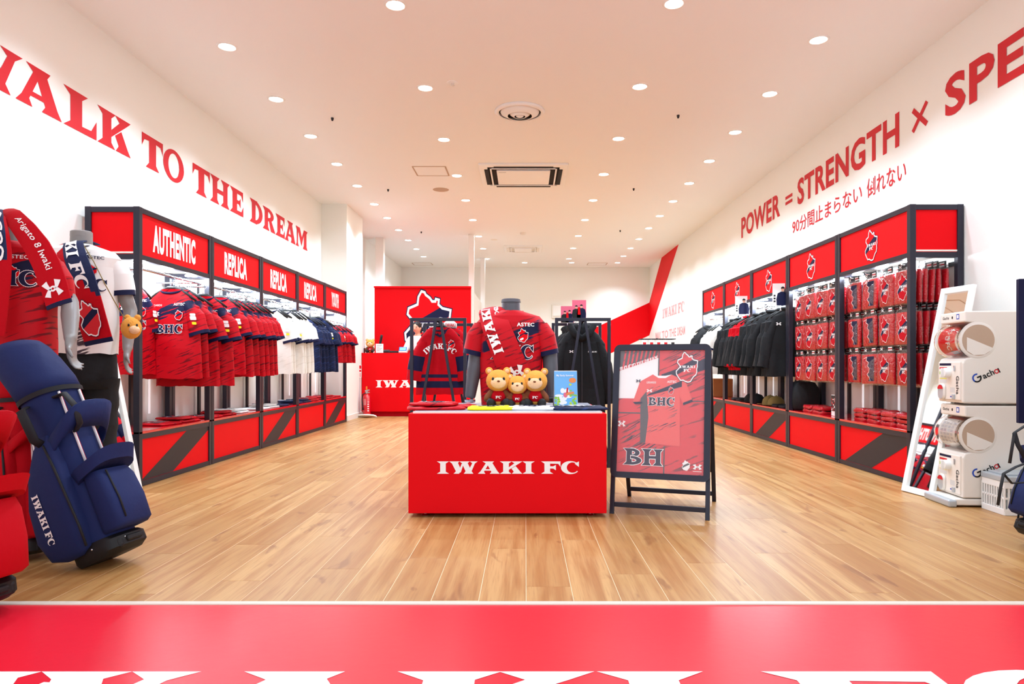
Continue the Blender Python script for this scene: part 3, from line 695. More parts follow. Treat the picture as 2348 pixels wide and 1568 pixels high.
def jersey(style, loc, rz, lab, grp, scale=1.0, seed=0, prints=True):
    key = (style, seed % 3)
    if key not in JER:
        mb, fr = garment(L=.68, W=.225, D=.032, shw=.185, W2=.235, sl=.235, sang=15, seed=seed % 3, sr=(.075, .08), sd=.04, cuff=.026)
        cu = {'k': 'black', 'w': 'navyprint', 'n': 'navyprint', 'r': 'navyprint', 'y': 'navyprint'}[style]
        me = mb.build('jersey', [JM[style], cu, cu], smooth=60); pm_ = MB(); chest_print(pm_, fr, style)
        JER[key] = (me.data, pm_.build('chest_print', ['whiteprint', 'navyprint', 'red', 'yellow']).data)
        for o in [x for x in bpy.data.objects if x.data in JER[key]]: bpy.data.objects.remove(o)
    a, b = JER[key]
    o = bpy.data.objects.new('jersey', a); COL.objects.link(o); o.location = loc; o.rotation_euler = (0, 0, rz); o.scale = (scale,)*3; tag(o, lab, 'jersey', grp)
    if prints: c = bpy.data.objects.new('chest_print', b); COL.objects.link(c); c.parent = o
    # sponsor patch on the near sleeve
    return o
def rail(x, y0, y1, z, lab):
    t = thing('hanging_rail', lab, 'clothes rail', (x, (y0+y1)/2, z)); L = y1-y0
    mb = MB(); mb.tube([(0, -L/2, 0), (0, L/2, 0)], .009, 10); mb.build('bar', 'steel', t, smooth=True)
    for yy in (-L/2+.08, L/2-.08):
        mb = MB(); mb.tube([(0, yy, 0), (-.33 if x < 0 else .33, yy, .0)], .008, 8); mb.build('bracket', 'steel', t, smooth=True)
# left bays
sets = [(0, 'r', 5.22, 5.56, 4, -2.71, 1.43, 1.0, 'red', 'AUTHENTIC'), (1, 'r', 6.06, 6.62, 8, -2.72, 1.43, 1.0, 'red', 'first REPLICA'),
        (2, 'w', 7.20, 7.72, 7, -2.72, 1.435, 1.0, 'white', 'middle REPLICA'), (3, 'n', 8.30, 8.82, 7, -2.72, 1.43, .98, 'navy', 'last REPLICA'), (4, 'y', 9.35, 9.85, 7, -2.70, 1.39, .74, 'small red', 'YOUTH')]
for b, st, ya, yb2, n, xx, z, sc, colr, sign in sets:
    grp = '%s jerseys under the %s sign' % (colr, sign)
    zr = z + .1*sc
    rail(xx, LY[b] + .06, LY[b] + 1.03, zr - .012, 'chrome hanging rail under the %s sign' % sign)
    sp = (yb2 - ya) / max(1, n-1)
    # one jersey turned edge-on at the front end of the rail
    lab0 = '%s jersey turned sideways at the near end of the %s rail' % (colr, sign)
    if b < 3:
        jersey(st, (xx - .17, ya - .24, z), R(74), lab0, grp, sc*.97, 1); hanger((xx - .17, ya - .24, z), R(74), 'dark hanger turned sideways at the near end of the %s rail' % sign, 'hangers under the %s sign' % sign, sc)
    for k in range(n):
        y = ya + sp*(k + random.uniform(-.22, .22)); rz = R(random.uniform(-9, 9)) + R(4)
        lab = '%s jersey facing the entrance, foremost on the %s rail' % (colr, sign) if k == 0 else '%s jersey hanging behind the foremost one on the %s rail' % (colr, sign)
        dx = random.uniform(-.02, .03) + (.10 * k / n)
        dz = -.07 if (b == 0 and k >= 2) else random.uniform(-.03, .01)
        jersey(st, (xx + dx, y, z + dz*.5), rz, lab, grp, sc * (1 + (.06 if dz < -.05 else 0)), k)
        hanger((xx + dx, y, z + dz*.5), rz, 'dark hanger holding the foremost %s jersey of the %s rail' % (colr, sign) if k == 0 else 'dark hanger holding a %s jersey behind the foremost on the %s rail' % (colr, sign), 'hangers under the %s sign' % sign, sc)
# folded garments
def fold_mb(w=.26, d=.3, h=.022, seed=0):
    rnd = random.Random(seed); mb = MB(); n = 40; rings = []
    for zz, k in ((0, .96), (h*.35, 1.0), (h*.75, .99), (h, .93), (h*1.02, .55), (h*1.0, .05)):
        rings.append([(sup(2*math.pi*q/n, 6)[0]*w/2*k*(1+.02*math.sin(3*2*math.pi*q/n+seed)), sup(2*math.pi*q/n, 6)[1]*d/2*k*(1+.03*math.sin(2*2*math.pi*q/n+seed*2)), zz + (.25*h*math.sin(5*2*math.pi*q/n + seed) if zz > h*.9 and k > .1 else 0)) for q in range(n)])
    mb.loft(rings, 0, (True, True)); return mb
def folded(loc, colr, mats, lab, grp=None, w=.26, d=.3, h=.022, rz=0, seed=0, prt=True, name='folded_jersey', cat='folded shirt'):
    o = fold_mb(w, d, h, seed).build(name, mats[0], smooth=50, loc=loc, rot=(0, 0, rz)); tag(o, lab, cat, grp)
    mb = MB(); mb.tube([(.045*math.cos(a), d*.36+.03*math.sin(a), h*1.05) for a in [2*math.pi*q/14 for q in range(14)]], .004, 6, closed=True); mb.build('collar', mats[1], o, smooth=True)
    if prt:
        mb = MB(); S = lambda oo: plane((0, 0, h*1.3 + oo), (1, 0, 0), (0, 1, 0))
        put(mb, 'BHC', S(.0006), -w*.3, -d*.12, w*.6, .055, 1, out=(.06, 0, S(0))); put(mb, 'ASTEC', S(0), .02, d*.12, w*.3, .02, 0, font=sans)
        logo(mb, S, -w*.36, d*.08, .05, .036, 0); mb.build('chest_print', ['whiteprint', 'navyprint'], o)
    return o
zsh = .382
RD = ('jredplain', 'navyprint'); WH = ('whitecloth', 'navyprint'); NV = ('jnavy', 'whiteprint')
fl_list = [(-2.83, 5.28, RD, 'under the AUTHENTIC sign, nearest the entrance'), (-2.82, 5.56, RD, 'under the AUTHENTIC sign, second from the entrance'),
    (-2.82, 5.98, RD, 'under the first REPLICA sign, front one'), (-2.82, 6.28, RD, 'under the first REPLICA sign, middle one'), (-2.82, 6.58, WH, 'far end of the first REPLICA bay'),
    (-2.82, 7.1, WH, 'under the middle REPLICA sign, front one'), (-2.82, 7.4, WH, 'under the middle REPLICA sign, middle one'), (-2.82, 7.7, NV, 'far end of the middle REPLICA bay'),
    (-2.82, 8.2, NV, 'under the last REPLICA sign, front one'), (-2.82, 8.52, NV, 'under the last REPLICA sign, middle one'), (-2.82, 8.82, RD, 'far end of the last REPLICA bay'),
    (-2.82, 9.3, RD, 'under the YOUTH sign, front one'), (-2.82, 9.6, RD, 'under the YOUTH sign, middle one'), (-2.82, 9.9, RD, 'under the YOUTH sign, back one')]
for i, (x, y, c, w_) in enumerate(fl_list):
    cn = {'jredplain': 'red', 'whitecloth': 'white', 'jnavy': 'navy'}[c[0]]
    folded((x, y, zsh), cn, c, 'folded %s shirt on the left shelf %s' % (cn, w_), 'folded shirts on the left shelves', w=.27, d=.25, h=.014, rz=R(90 + random.uniform(-8, 8)), seed=i)
    if i in (1, 3, 4, 6, 8, 9, 10, 11, 12): folded((x - .03, y + .02, zsh + .02), cn, c, 'upper folded %s shirt, left shelf, %s' % (cn, w_), 'folded shirts on the left shelves', w=.25, d=.24, h=.014, rz=R(90 + random.uniform(-14, 14)), seed=i+20)

# ------------------------------------------------------------------ right unit: jackets
JK = {}
def jacket(kind, loc, rz, lab, grp, prt=False):
    if kind not in JK:
        mb, fr = garment(L=.70, W=.25, D=.045, shw=.2, W2=.24, sl=.5, sang=14, sr=(.075, .055), sd=.045, wr=.01, seed=len(JK), cuff=.03, neck=.06, swoop=.02)
        mb.tube([(.07*math.cos(a), .045*math.sin(a), .012) for a in [2*math.pi*q/20 for q in range(20)]], .018, 8, 0, closed=True)
        if kind == 'redblack':
            for i, f in enumerate(mb.f):
                zc = sum(mb.v[j][2] for j in f)/len(f); xc = sum(mb.v[j][0] for j in f)/len(f)
                if (zc > -.2 - .5*max(0, abs(xc)-.16) and abs(xc) > .07) or (-.58 > zc > -.66): mb.m[i] = 3
        m0 = {'black': 'blackcloth', 'redblack': 'blackcloth', 'white': 'whitecloth'}[kind]
        o = mb.build('jacket', [m0, m0, m0, 'redcloth'], smooth=70); JK[kind] = (o.data, fr); bpy.data.objects.remove(o)
    me, fr = JK[kind]; o = bpy.data.objects.new('jacket', me); COL.objects.link(o); o.location = loc; o.rotation_euler = (0, 0, rz); tag(o, lab, 'jacket', grp)
    mb = MB(); mb.box((0, 0, 0), (.006, .004, .6)); 
    if kind != 'white':
        z = MB(); z.box((0, fr(0, -.3)[1] + .003, -.34), (.007, .006, .62)); z.build('zip', 'dark', o)
    if prt:
        p = MB(); logo(p, lambda o_: (lambda a, b: fr(a, b, .004+o_)), -.15, -.17, .055, .04, 0); p.build('chest_logo', 'whiteprint', o)
    return o
for b, lab in ((2, 'third'), (3, 'fourth'), (4, 'farthest')): rail(2.80, RY[b]+.06, RY[b]+1.06, 1.525, 'chrome hanging rail in the %s bay along the right wall' % lab)
g1 = 'black jackets in the right middle bay'; g2 = 'black and red jackets in the fourth right bay'; g3 = 'shirts in the farthest right bay'
for k in range(8):
    y = 7.16 + .125*k; x = 2.78 + random.uniform(-.02, .01) - .0*k; rz = R(random.uniform(-13, 10)); x += random.uniform(-.03, .02)
    jacket('black', (x, y, 1.42), rz, 'black zip jacket with white chest logo, foremost in the right middle bay' if k == 0 else 'black jacket behind the foremost in the right middle bay', g1, k == 0)
    hanger((x, y, 1.42), rz, 'hanger of the foremost black jacket in the right middle bay' if k == 0 else 'hanger of a black jacket behind the foremost in the middle bay', 'hangers in the right middle bay')
for k in range(7):
    y = 8.24 + .13*k; x = 2.79 + random.uniform(-.015, .015); rz = R(random.uniform(-5, 5)); kind = 'redblack' if k < 3 else 'black'
    lab = ['black jacket with red shoulders, foremost in the fourth right bay', 'black jacket with red shoulders, second in the fourth right bay', 'black jacket with red shoulders, third in the fourth right bay'][k] if k < 3 else 'plain black jacket hanging at the back of the fourth right bay'
    jacket(kind, (x, y, 1.42), rz, lab, g2); hanger((x, y, 1.42), rz, lab.replace('black jacket', 'hanger of the black jacket').replace('plain hanger of the', 'hanger of a plain'), 'hangers in the fourth right bay')
for k in range(4):
    y = 9.5 + .16*k; x = 2.78; kind = 'black' if k == 3 else 'white'
    lab = 'black shirt hanging last on the farthest right rail' if k == 3 else ['white shirt, foremost on the farthest right rail', 'white shirt, second on the farthest right rail', 'white shirt, third on the farthest right rail'][k]
    jersey('w' if kind == 'white' else 'k', (x - (.1 if k == 3 else 0), y, 1.40), R(3), lab, g3, 1.0, k, prints=False)
    hanger((x - (.1 if k == 3 else 0), y, 1.40), R(3), 'hanger of the ' + lab, 'hangers in the farthest right bay')
# ------------------------------------------------------------------ right unit: packed towels on hooks
def pack_parts():
    w, h, t = .224, .232, .034
    body = MB(); n = 20; rings = []
    for zz, k in ((-h/2, .75), (-h/2+.01, .95), (-h*.2, 1.0), (h*.25, 1.0), (h/2-.012, .95), (h/2, .72)):
        rings.append([(sup(2*math.pi*q/n, 4)[1]*t/2*k, sup(2*math.pi*q/n, 4)[0]*w/2*(.97+.03*k), zz) for q in range(n)])
    body.loft(rings)
    film = MB(); rings = []
    for zz, k in ((-h/2-.014, .12), (-h/2+.006, 1.02), (0, 1.12), (h/2, 1.0), (h/2+.03, .12)):
        rings.append([(sup(2*math.pi*q/n, 3)[1]*(t/2*k+.002)*(1+.1*math.sin(q*2.3)), sup(2*math.pi*q/n, 8)[0]*(w/2+.007), zz) for q in range(n)])
    film.loft(rings, 0, (False, False))
    card = MB(); card.box((0, 0, h/2+.034), (.003, .19, .05))
    S = lambda o: plane((-.0025 - o, .095, h/2+.009), (0, -1, 0), (0, 0, 1))
    cp = MB(); logo(cp, S, .012, .012, .035, .028, 0)
    flat(cp, rrect(.118, .012, .055, .009), S(0), 0); flat(cp, rrect(.118, .023, .055, .006), S(0), 1); flat(cp, rrect(.118, .031, .055, .009), S(0), 0)
    S2 = lambda o: plane((-t/2 - .003 - o*.6, w/2, -h/2), (0, -1, 0), (0, 0, 1))
    p1 = MB(); crest(p1, S2, .05, .02, .195, (2, 1, 2, 0), k=.66, lw=.45)
    p2 = MB(); flat(p2, [(.12, .02), (.2, .02), (.2, .215), (.1, .215), (.09, .19), (.125, .17), (.11, .14), (.14, .12), (.13, .09), (.105, .07), (.14, .05)], S2(.0005), 0)
    pts = [(.05, .2), (.1, .212), (.085, .185), (.122, .168), (.105, .14), (.135, .12), (.125, .09), (.1, .075), (.137, .045), (.15, .02)]
    for a, b in zip(pts[:-1], pts[1:]):
        d = Vector(b) - Vector(a); nn = Vector((-d.y, d.x)).normalized()*.0016; flat(p2, [tuple(Vector(a)+nn), tuple(Vector(b)+nn), tuple(Vector(b)-nn), tuple(Vector(a)-nn)], S2(.0012), 1)
    return body, film, card, cp, p1, p2
_b, _f, _c, _cp, _p1, _p2 = pack_parts()
proto_pack = {}
for kind, pr in (('crest', _p1), ('wave', _p2)):
    t = thing('packed_towel', 'x', 'towel pack')
    _b.build('towel', 'redcloth', t, smooth=60); _f.build('plastic_film', 'film', t, smooth=60)
    cd = _c.build('header_card', 'black', t); _cp.build('card_print', ['whiteprint', 'redprint'], cd); pr.build('towel_print', ['navyprint', 'whiteprint', 'redcloth'], t)
    proto_pack[kind] = t
cache_kids(); first_pack = {k: True for k in proto_pack}
rown = ['top', 'middle', 'bottom']; coln = ['nearest', 'second', 'third', 'fourth']; zrow = [1.405, 1.108, .81]
for b in (0, 1):
    for r in range(3):
        for c in range(4):
            y = RY[b] + .17 + c*.255; kind = 'wave' if c in (2, 3) and b == 0 else 'crest'
            n = 6 if (b == 0 and c == 0) else 4
            nrow = {0: n, 1: n-1 if n > 3 else n, 2: n-1}[r]
            bay = 'nearest' if b == 0 else 'second'
            x0 = 2.745 + random.uniform(0, .01)
            for k in range(nrow):
                lab = 'front packed red towel, %s row, %s hook of the %s right bay' % (rown[r], coln[c], bay) if k == 0 else 'packed red towel behind front pack of %s row, %s right bay' % (rown[r], bay)
                loc = (x0 + k*.047, y + random.uniform(-.004, .004), zrow[r] + random.uniform(-.003, .003)); rot = (R(random.uniform(-2, 2)), R(random.uniform(-2, 2)), R(random.uniform(-3, 3)))
                P = proto_pack[kind]
                if first_pack[kind]: o = P; o.location = loc; o.rotation_euler = rot; o['label'] = lab; first_pack[kind] = False
                else: o = dup(P, None, loc, rot, lab)
                o['group'] = 'packed towels in the %s right bay' % bay
            hk = MB(); hk.tube([(2.72, 0, 0), (3.05, 0, 0)], .003, 6); hk.tube([(2.72, 0, 0), (2.714, 0, .012)], .003, 6)
            hk.box((3.055, 0, 0), (.01, .03, .03)); o = hk.build('display_hook', 'steel', smooth=40, loc=(0, y, zrow[r] + .158))
            tag(o, 'steel peg of the %s row, %s hook of the %s right bay' % (rown[r], coln[c], bay), 'hook', 'pegs for packed towels')
    for r in range(3):
        hb = MB(); hb.bar((3.065, RY[b]+.05, zrow[r]+.158), (3.065, RY[b]+1.07, zrow[r]+.158), .012, .03)
        o = hb.build('peg_bar', 'dark'); tag(o, 'dark wall bar carrying the %s row of pegs in the %s right bay' % (rown[r], 'nearest' if b == 0 else 'second'), 'bar', 'peg bars behind the towel packs')
# stock lying on the right shelves
k = 0
for c, (y, n) in enumerate(((4.98, 3), (5.2, 3), (5.42, 3), (5.64, 3))):
    for j in range(n):
        o = folded((2.85, y, zsh + j*.034), 'red', ('redcloth' if c > 1 else 'jredplain', 'redcloth'), 'plastic-wrapped folded towel, %s from the bottom of the %s pile in the nearest right bay' % (['first', 'second', 'third'][j], coln[c]), 'wrapped towels on the nearest right shelf', w=.2, d=.2, h=.026, rz=R(random.uniform(-4, 4)), seed=c*3+j, prt=False, name='wrapped_towel', cat='wrapped towel')
        fw = fold_mb(.212, .212, .032, c+j).build('plastic_film', 'film', o, smooth=60)
for y in (6.45, 6.68):
    for j in range(2): 
        o = folded((2.85, y, zsh + j*.034), 'red', ('redcloth', 'redcloth'), 'plastic-wrapped folded towel, %s of the %s pile in the second right bay' % (['bottom', 'top'][j], 'near' if y < 6.5 else 'far'), 'wrapped towels on the second right shelf', w=.2, d=.2, h=.026, rz=R(random.uniform(-4, 4)), seed=j, prt=False, name='wrapped_towel', cat='wrapped towel')
        fold_mb(.212, .212, .032, j).build('plastic_film', 'film', o, smooth=60)
# photo book standing on second right shelf
t = thing('photo_card', 'upright red crowd-photo card on the second right shelf', 'photo card', (2.78, 6.06, zsh), R(-90))
mb = MB(); mb.rbox((0, 0, .095), (.25, .012, .19), .003); mb.build('board', 'white', t)
mb = MB(); S = plane((-.12, -.0075, .0), (1, 0, 0), (0, 0, 1)); flat(mb, rrect(0, .045, .24, .14), S, 0)
S = plane((-.12, -.0079, .0), (1, 0, 0), (0, 0, 1)); rr = random.Random(4)
for i in range(90):
    a, b = rr.uniform(.0, .225), rr.uniform(.045, .15); flat(mb, rrect(a, b, rr.uniform(.005, .015), rr.uniform(.008, .022)), S, rr.choice([1, 1, 2, 3]))
mb.build('photo_print', ['dark', 'redprint', 'whiteprint', 'navyprint'], t)
mb = MB(); mb.rbox((2.74, 5.99, zsh+.016), (.03, .03, .03), .003); o = mb.build('price_cube', 'redcloth'); tag(o, 'little red block in front of the upright crowd-photo card', 'block')
# bags, caps, boxes on the shelves
def backpack(x, y, s, lab):
    t = thing('black_bag', lab, 'bag', (x, y, zsh)); mb = MB(); n = 24; rings = []
    for zz, w, d in ((0, .12, .13), (.02, .14, .16), (.12, .145, .17), (.22, .135, .16), (.28, .10, .13), (.3, .03, .04)): rings.append([(sup(2*math.pi*q/n, 3)[0]*w, sup(2*math.pi*q/n, 3)[1]*d + .01*math.sin(q*1.7), zz) for q in range(n)])
    mb.loft(rings); mb.build('bag_body', 'blackcloth', t, smooth=60); mb = MB(); mb.tube([(-.05, -.06, .28), (-.05, -.03, .33), (-.05, .04, .33), (-.05, .07, .28)], .008, 8); mb.build('handle', 'strap', t, smooth=True)
backpack(2.86, 6.98 + .05, 1, 'black soft bag slumped between the second and middle right bays')
def cap(x, y, z, m, rz, lab):
    t = thing('baseball_cap', lab, 'cap', (x, y, z), rz, 'caps on the right shelves'); mb = MB()
    mb.lathe([(.092, 0), (.094, .02), (.085, .06), (.055, .095), (.015, .108), (.001, .11)], n=24); mb.build('crown', m, t, smooth=True)
    mb = MB(); top = [(-.08*math.cos(a)*1.0, -.085 - .085*math.sin(a), .006 + .012*math.sin(a)) for a in [math.pi*q/12 for q in range(13)]]
    low = [(p[0], p[1], p[2]-.004) for p in top]; mb.add(top + low, [tuple(range(13)), tuple(range(25, 12, -1))] + [(i, i+13, i+14, i+1) for i in range(12)] + [(12, 25, 13, 0)]); mb.build('brim', m, t, smooth=40)
    mb = MB(); mb.ball((0, 0, .11), .008, 8); mb.build('top_button', m, t, smooth=True)
for i, (y, m, l) in enumerate(((7.72, 'khaki', 'khaki cap, nearest of the caps in the middle right bay'), (7.9, 'khaki', 'khaki cap, behind the nearest khaki cap'), (8.36, 'blackcloth', 'black cap, nearest in the fourth right bay'), (8.55, 'blackcloth', 'black cap, second in the fourth right bay'))):
    cap(2.84, y, zsh, M[m], R(-70), l)
for i, (y, w_) in enumerate(((7.3, 'middle right bay, near one'), (7.5, 'middle right bay, far one'), (8.8, 'fourth right bay, near one'), (9.0, 'fourth right bay, far one'))):
    folded((2.85, y, zsh), 'black', ('blackcloth', 'black'), 'folded black garment in clear wrap on shelf of the ' + w_, 'folded black garments on the right shelves', w=.24, d=.17, h=.024, seed=i, prt=False, name='folded_garment'); 
mb = MB(); mb.rbox((2.86, 10.0, zsh+.13), (.28, .3, .26), .004); o = mb.build('cardboard_box', 'cardboard'); tag(o, 'brown cardboard box on shelf of the farthest right bay', 'box')
# photo cards clipped above the jacket rails
def model_card(loc, rz, w, h, lab, two=False, pink=False):
    t = thing('photo_card', lab, 'photo card', loc, rz)
    mb = MB(); mb.box((0, 0, h/2), (w, .004, h)); mb.build('board', 'pink' if pink else 'white', t)
    mb = MB(); S = plane((-w/2, -.003, 0), (1, 0, 0), (0, 0, 1))
    def fig(cx, k, m, b=0):
        flat(mb, [(cx-.28*k, b), (cx+.28*k, b), (cx+.3*k, b+.3*k), (cx+.24*k, b+.58*k), (cx+.08*k, b+.66*k), (cx-.08*k, b+.66*k), (cx-.24*k, b+.58*k), (cx-.3*k, b+.3*k)], S, m)
        S_ = plane((-w/2, -.0034, 0), (1, 0, 0), (0, 0, 1)); flat(mb, arc(cx, b+.76*k, .08*k, .11*k, 0, 342, 18), S_, 2); flat(mb, arc(cx, b+.8*k, .09*k, .1*k, 0, 180, 12), plane((-w/2, -.0038, 0), (1, 0, 0), (0, 0, 1)), 1)
    if two:
        fig(w*.3, h*.8, 1); fig(w*.66, h*.85, 0); flat(mb, [(w*.4, h*.2), (w*.6, h*.2), (w*.55, h*.62), (w*.42, h*.6)], plane((-w/2, -.0044, 0), (1, 0, 0), (0, 0, 1)), 3)
    else:
        fig(w*.62, h*.95, 0); 
        for i in range(3): flat(mb, rrect(w*.06, h*(.15+.13*i), w*.12, h*.08), S, 1)
    mb.build('photo_print', ['navyprint', 'black', 'skin', 'red'], t)
    mb = MB(); mb.tube([(0, .004, -.05), (0, .004, .04)], .003, 6); mb.rbox((0, .004, -.05), (.02, .02, .012), .003); mb.build('clip', 'steel', t)
model_card((2.66, 7.1, 1.46), R(-8), .165, .23, 'white photo card of a figure in navy top above the nearest black jackets')
model_card((2.64, 8.3, 1.46), R(-8), .165, .22, 'white photo card of a figure above the red-shouldered jackets')
# ================================================================== CENTRE: DISPLAY TABLE
t = thing('display_table', 'low red box table with white lettering in the middle of the floor', 'table', (-.097, 4.22, 0))
tw, td = 1.093, .92
mb = MB(); mb.rbox((0, 0, .298), (tw, td, .55), .003); tb = mb.build('body', 'red', t)
mb = MB(); mb.rbox((0, 0, .5775), (1.05, .875, .011), .003); mb.rbox((0, 0, .572), (1.045, .87, .006), .002); mb.build('table_top', 'grey', t)
mb = MB(); mb.rbox((0, -.437, .5765), (1.05, .006, .0115), .002); mb.build('front_edge', 'offw', t)
for sx in (-1, 1):
    for sy in (-1, 1):
        mb = MB(); mb.lathe([(.022, 0), (.024, .004), (.012, .012), (.012, .026)], n=16, cap=(True, True)); mb.build('foot', 'steel', t, smooth=40, loc=(sx*.46, sy*(td/2-.06), 0))
mb = MB(); S = lambda o: plane((-tw/2, -td/2 - .0015, 0), (1, 0, 0), (0, 0, 1)); put(mb, 'IWAKI FC', S(0), .158, .242, .785, .068); mb.build('lettering', 'whiteprint', tb)
TZ = .5835
# folded shirts on the table
tabl = [(-.52, 3.98, RD, 'folded red shirt on the table, front left', .34, .22, 1), (-.47, 4.16, RD, 'folded red shirt with white collar at back left of the table', .34, .2, 2), (-.20, 3.97, ('yellow', 'black'), 'folded yellow shirt on the front of the table', .27, .22, 3), (.04, 3.98, WH, 'folded white shirt on the front of the table', .28, .22, 4), (.31, 3.97, NV, 'folded navy shirt at the front right of the table', .33, .22, 5)]
for x, y, c, lab, w, d, sd in tabl:
    folded((x, y, TZ), 'c', c, lab, None, w=w, d=d, h=.015, rz=R([0, 8, -6, 4, -3, 6][sd]), seed=sd)
folded((-.535, 4.02, TZ + .022), 'c', RD, 'second red shirt stacked on the front left shirt of table', None, w=.27, d=.2, h=.014, rz=R(-7), seed=9)
# ------------------------------------------------------------------ mannequin bodies (one continuous skin)
def capsule(mb, pts, rs, flat_=1.0, n=14): mb.tube(pts, rs, n, 0, flat=flat_)
def solidify_body(mb, name, m, parent, vox=.008, smooth_it=4):
    me = bpy.data.meshes.new('tmp'); me.from_pydata(mb.v, [], mb.f); me.update(); o = bpy.data.objects.new('tmp', me); COL.objects.link(o)
    r = o.modifiers.new('r', 'REMESH'); r.mode = 'VOXEL'; r.voxel_size = vox; r.use_smooth_shade = True
    s = o.modifiers.new('s', 'SMOOTH'); s.factor = .5; s.iterations = smooth_it
    me2 = bpy.data.meshes.new_from_object(o.evaluated_get(bpy.context.evaluated_depsgraph_get())); bpy.data.objects.remove(o); me2.name = name
    me2.materials.clear(); me2.materials.append(M[m]); me2.shade_smooth()
    b = bpy.data.objects.new(name, me2); COL.objects.link(b); b.parent = parent; return b
def torso(mb, z0=.0, sh=.2, neck_top=.0, wl_=.135, hipw=.165):
    """closed lofts for a headless torso; z0 = neck top, everything hangs below"""
    rows = [(-.86, hipw*.98, .11), (-.72, hipw, .115), (-.6, wl_*1.03, .1), (-.5, wl_, .095), (-.38, .155, .11), (-.26, .17, .12), (-.19, .165, .11), (-.13, .12, .08), (-.1, .07, .06), (-.085, .058, .058), (0, .056, .056)]
    mb.loft([[(sup(2*math.pi*q/28, 2.3)[0]*w, sup(2*math.pi*q/28, 2.3)[1]*d + (0 if z > -.12 else -.006), z0 + z) for q in range(28)] for z, w, d in rows])
    for s in (-1, 1): mb.ball((s*(sh-.045), 0, z0-.185), (.055, .052, .05), 14)
def arm(mb, s, sh, z0, el, wr_, r=(.052, .047, .038, .04, .027)):
    a = Vector((s*(sh-.045), 0, z0-.185)); e, w = Vector(el), Vector(wr_)
    capsule(mb, [a, a.lerp(e, .5), e, e.lerp(w, .35), w], [r[0], r[1], r[2], r[3], r[4]]); mb.ball(e, r[2]*1.03, 12)
    return e, w
def hand(mb, w, d, side, fwd, k=1.0):
    """palm and five curled fingers; d = direction the hand points, fwd = direction of the back of the palm's thumb side"""
    d = Vector(d).normalized(); f = Vector(fwd).normalized(); n = d.cross(f).normalized() * side
    w = Vector(w); P = w + d*.045*k
    for t_ in (-.024, -.008, .008, .024): capsule(mb, [w - d*.015 + f*t_*.5, w + d*.04*k + f*t_, w + d*.085*k + f*t_*1.05], [.02, .0165, .0115], n=10)
    for t_, L, cu in ((.027, .072, .5), (.009, .08, .6), (-.009, .074, .7), (-.026, .058, .8)):
        b = w + d*.08*k + f*t_*1.05; q = d
        p1 = b + (d*math.cos(cu*.5) + n*math.sin(cu*.5))*L*.42; p2 = p1 + (d*math.cos(cu*1.1) + n*math.sin(cu*1.1))*L*.33; p3 = p2 + (d*math.cos(cu*1.7) + n*math.sin(cu*1.7))*L*.27
        capsule(mb, [b, p1, p2, p3], [.0095, .0088, .0078, .0062], n=8)
    b = w + d*.022 + f*.026; p1 = b + (d*.6 + f*.7 + n*.25).normalized()*.038; p2 = p1 + (d*.9 + f*.3 + n*.4).normalized()*.028; p3 = p2 + (d + n*.5).normalized()*.022
    capsule(mb, [b - f*.015, p1, p2, p3], [.0135, .0115, .0098, .0075], n=8)

# torso mannequin on the table: jersey with a towel sash
t = thing('torso_mannequin', 'dark grey headless torso mannequin in red jersey on the red table', 'mannequin', (-.092, 4.42, TZ))
NZ = .68
mb = MB(); torso(mb, NZ, .22, wl_=.14)
mb.v = [(x*1.06, y, max(z, .0)) for x, y, z in mb.v]
for s, el, wv in ((-1, (-.222, -.0, .25), (-.262, -.03, .045)), (1, (.25, 0, .25), (.268, -.03, .045))):
    arm(mb, s, .23, NZ, (el[0], el[1], el[2]+.08), wv, (.06, .056, .05, .048, .034))
solidify_body(mb, 'body', 'fibredark', t, .0075, 5)
mb = MB(); mb.lathe([(.001, .003), (.05, .003), (.06, 0), (.064, -.02)], n=28); nc = mb.build('neck_cap', 'fibredark', t, smooth=40, loc=(0, 0, NZ + .002))
mb = MB(); mb.lathe([(.001, .0), (.018, .0)], n=16); mb.build('cap_hole', 'dark', nc, loc=(0, 0, .0045))
mb = MB(); mb.lathe([(.001, -.004), (.034, -.004), (.036, .012)], n=20); mb.build('wrist_cap', 'steel', t, smooth=True, loc=(-.262, -.03, .022))
mb, frT = garment(L=.62, W=.208, D=.13, shw=.222, W2=.188, sl=.2, sang=13, sr=(.084, .072), sd=.078, wr=.0022, square=True, seed=3, neck=.072, cuff=.03)
g = mb.build('jersey', ['jred', 'navyprint', 'jred'], t, smooth=70, loc=(0, 0, NZ - .075))
S = lambda o: (lambda a, b: frT(a, b, .004 + o))
mb = MB(); put(mb, 'BHC', S(.0015), -.125, -.31, .27, .085, 1, out=(.05, 0, S(.0008))); crest(mb, S, .045, -.205, .085, (1, 0, 2, 1), words=False); put(mb, 'ASTEC', S(.001), .04, -.105, .11, .024, 0, font=sans, bold=.03)
mb.build('chest_print', ['whiteprint', 'navyprint', 'red'], g)
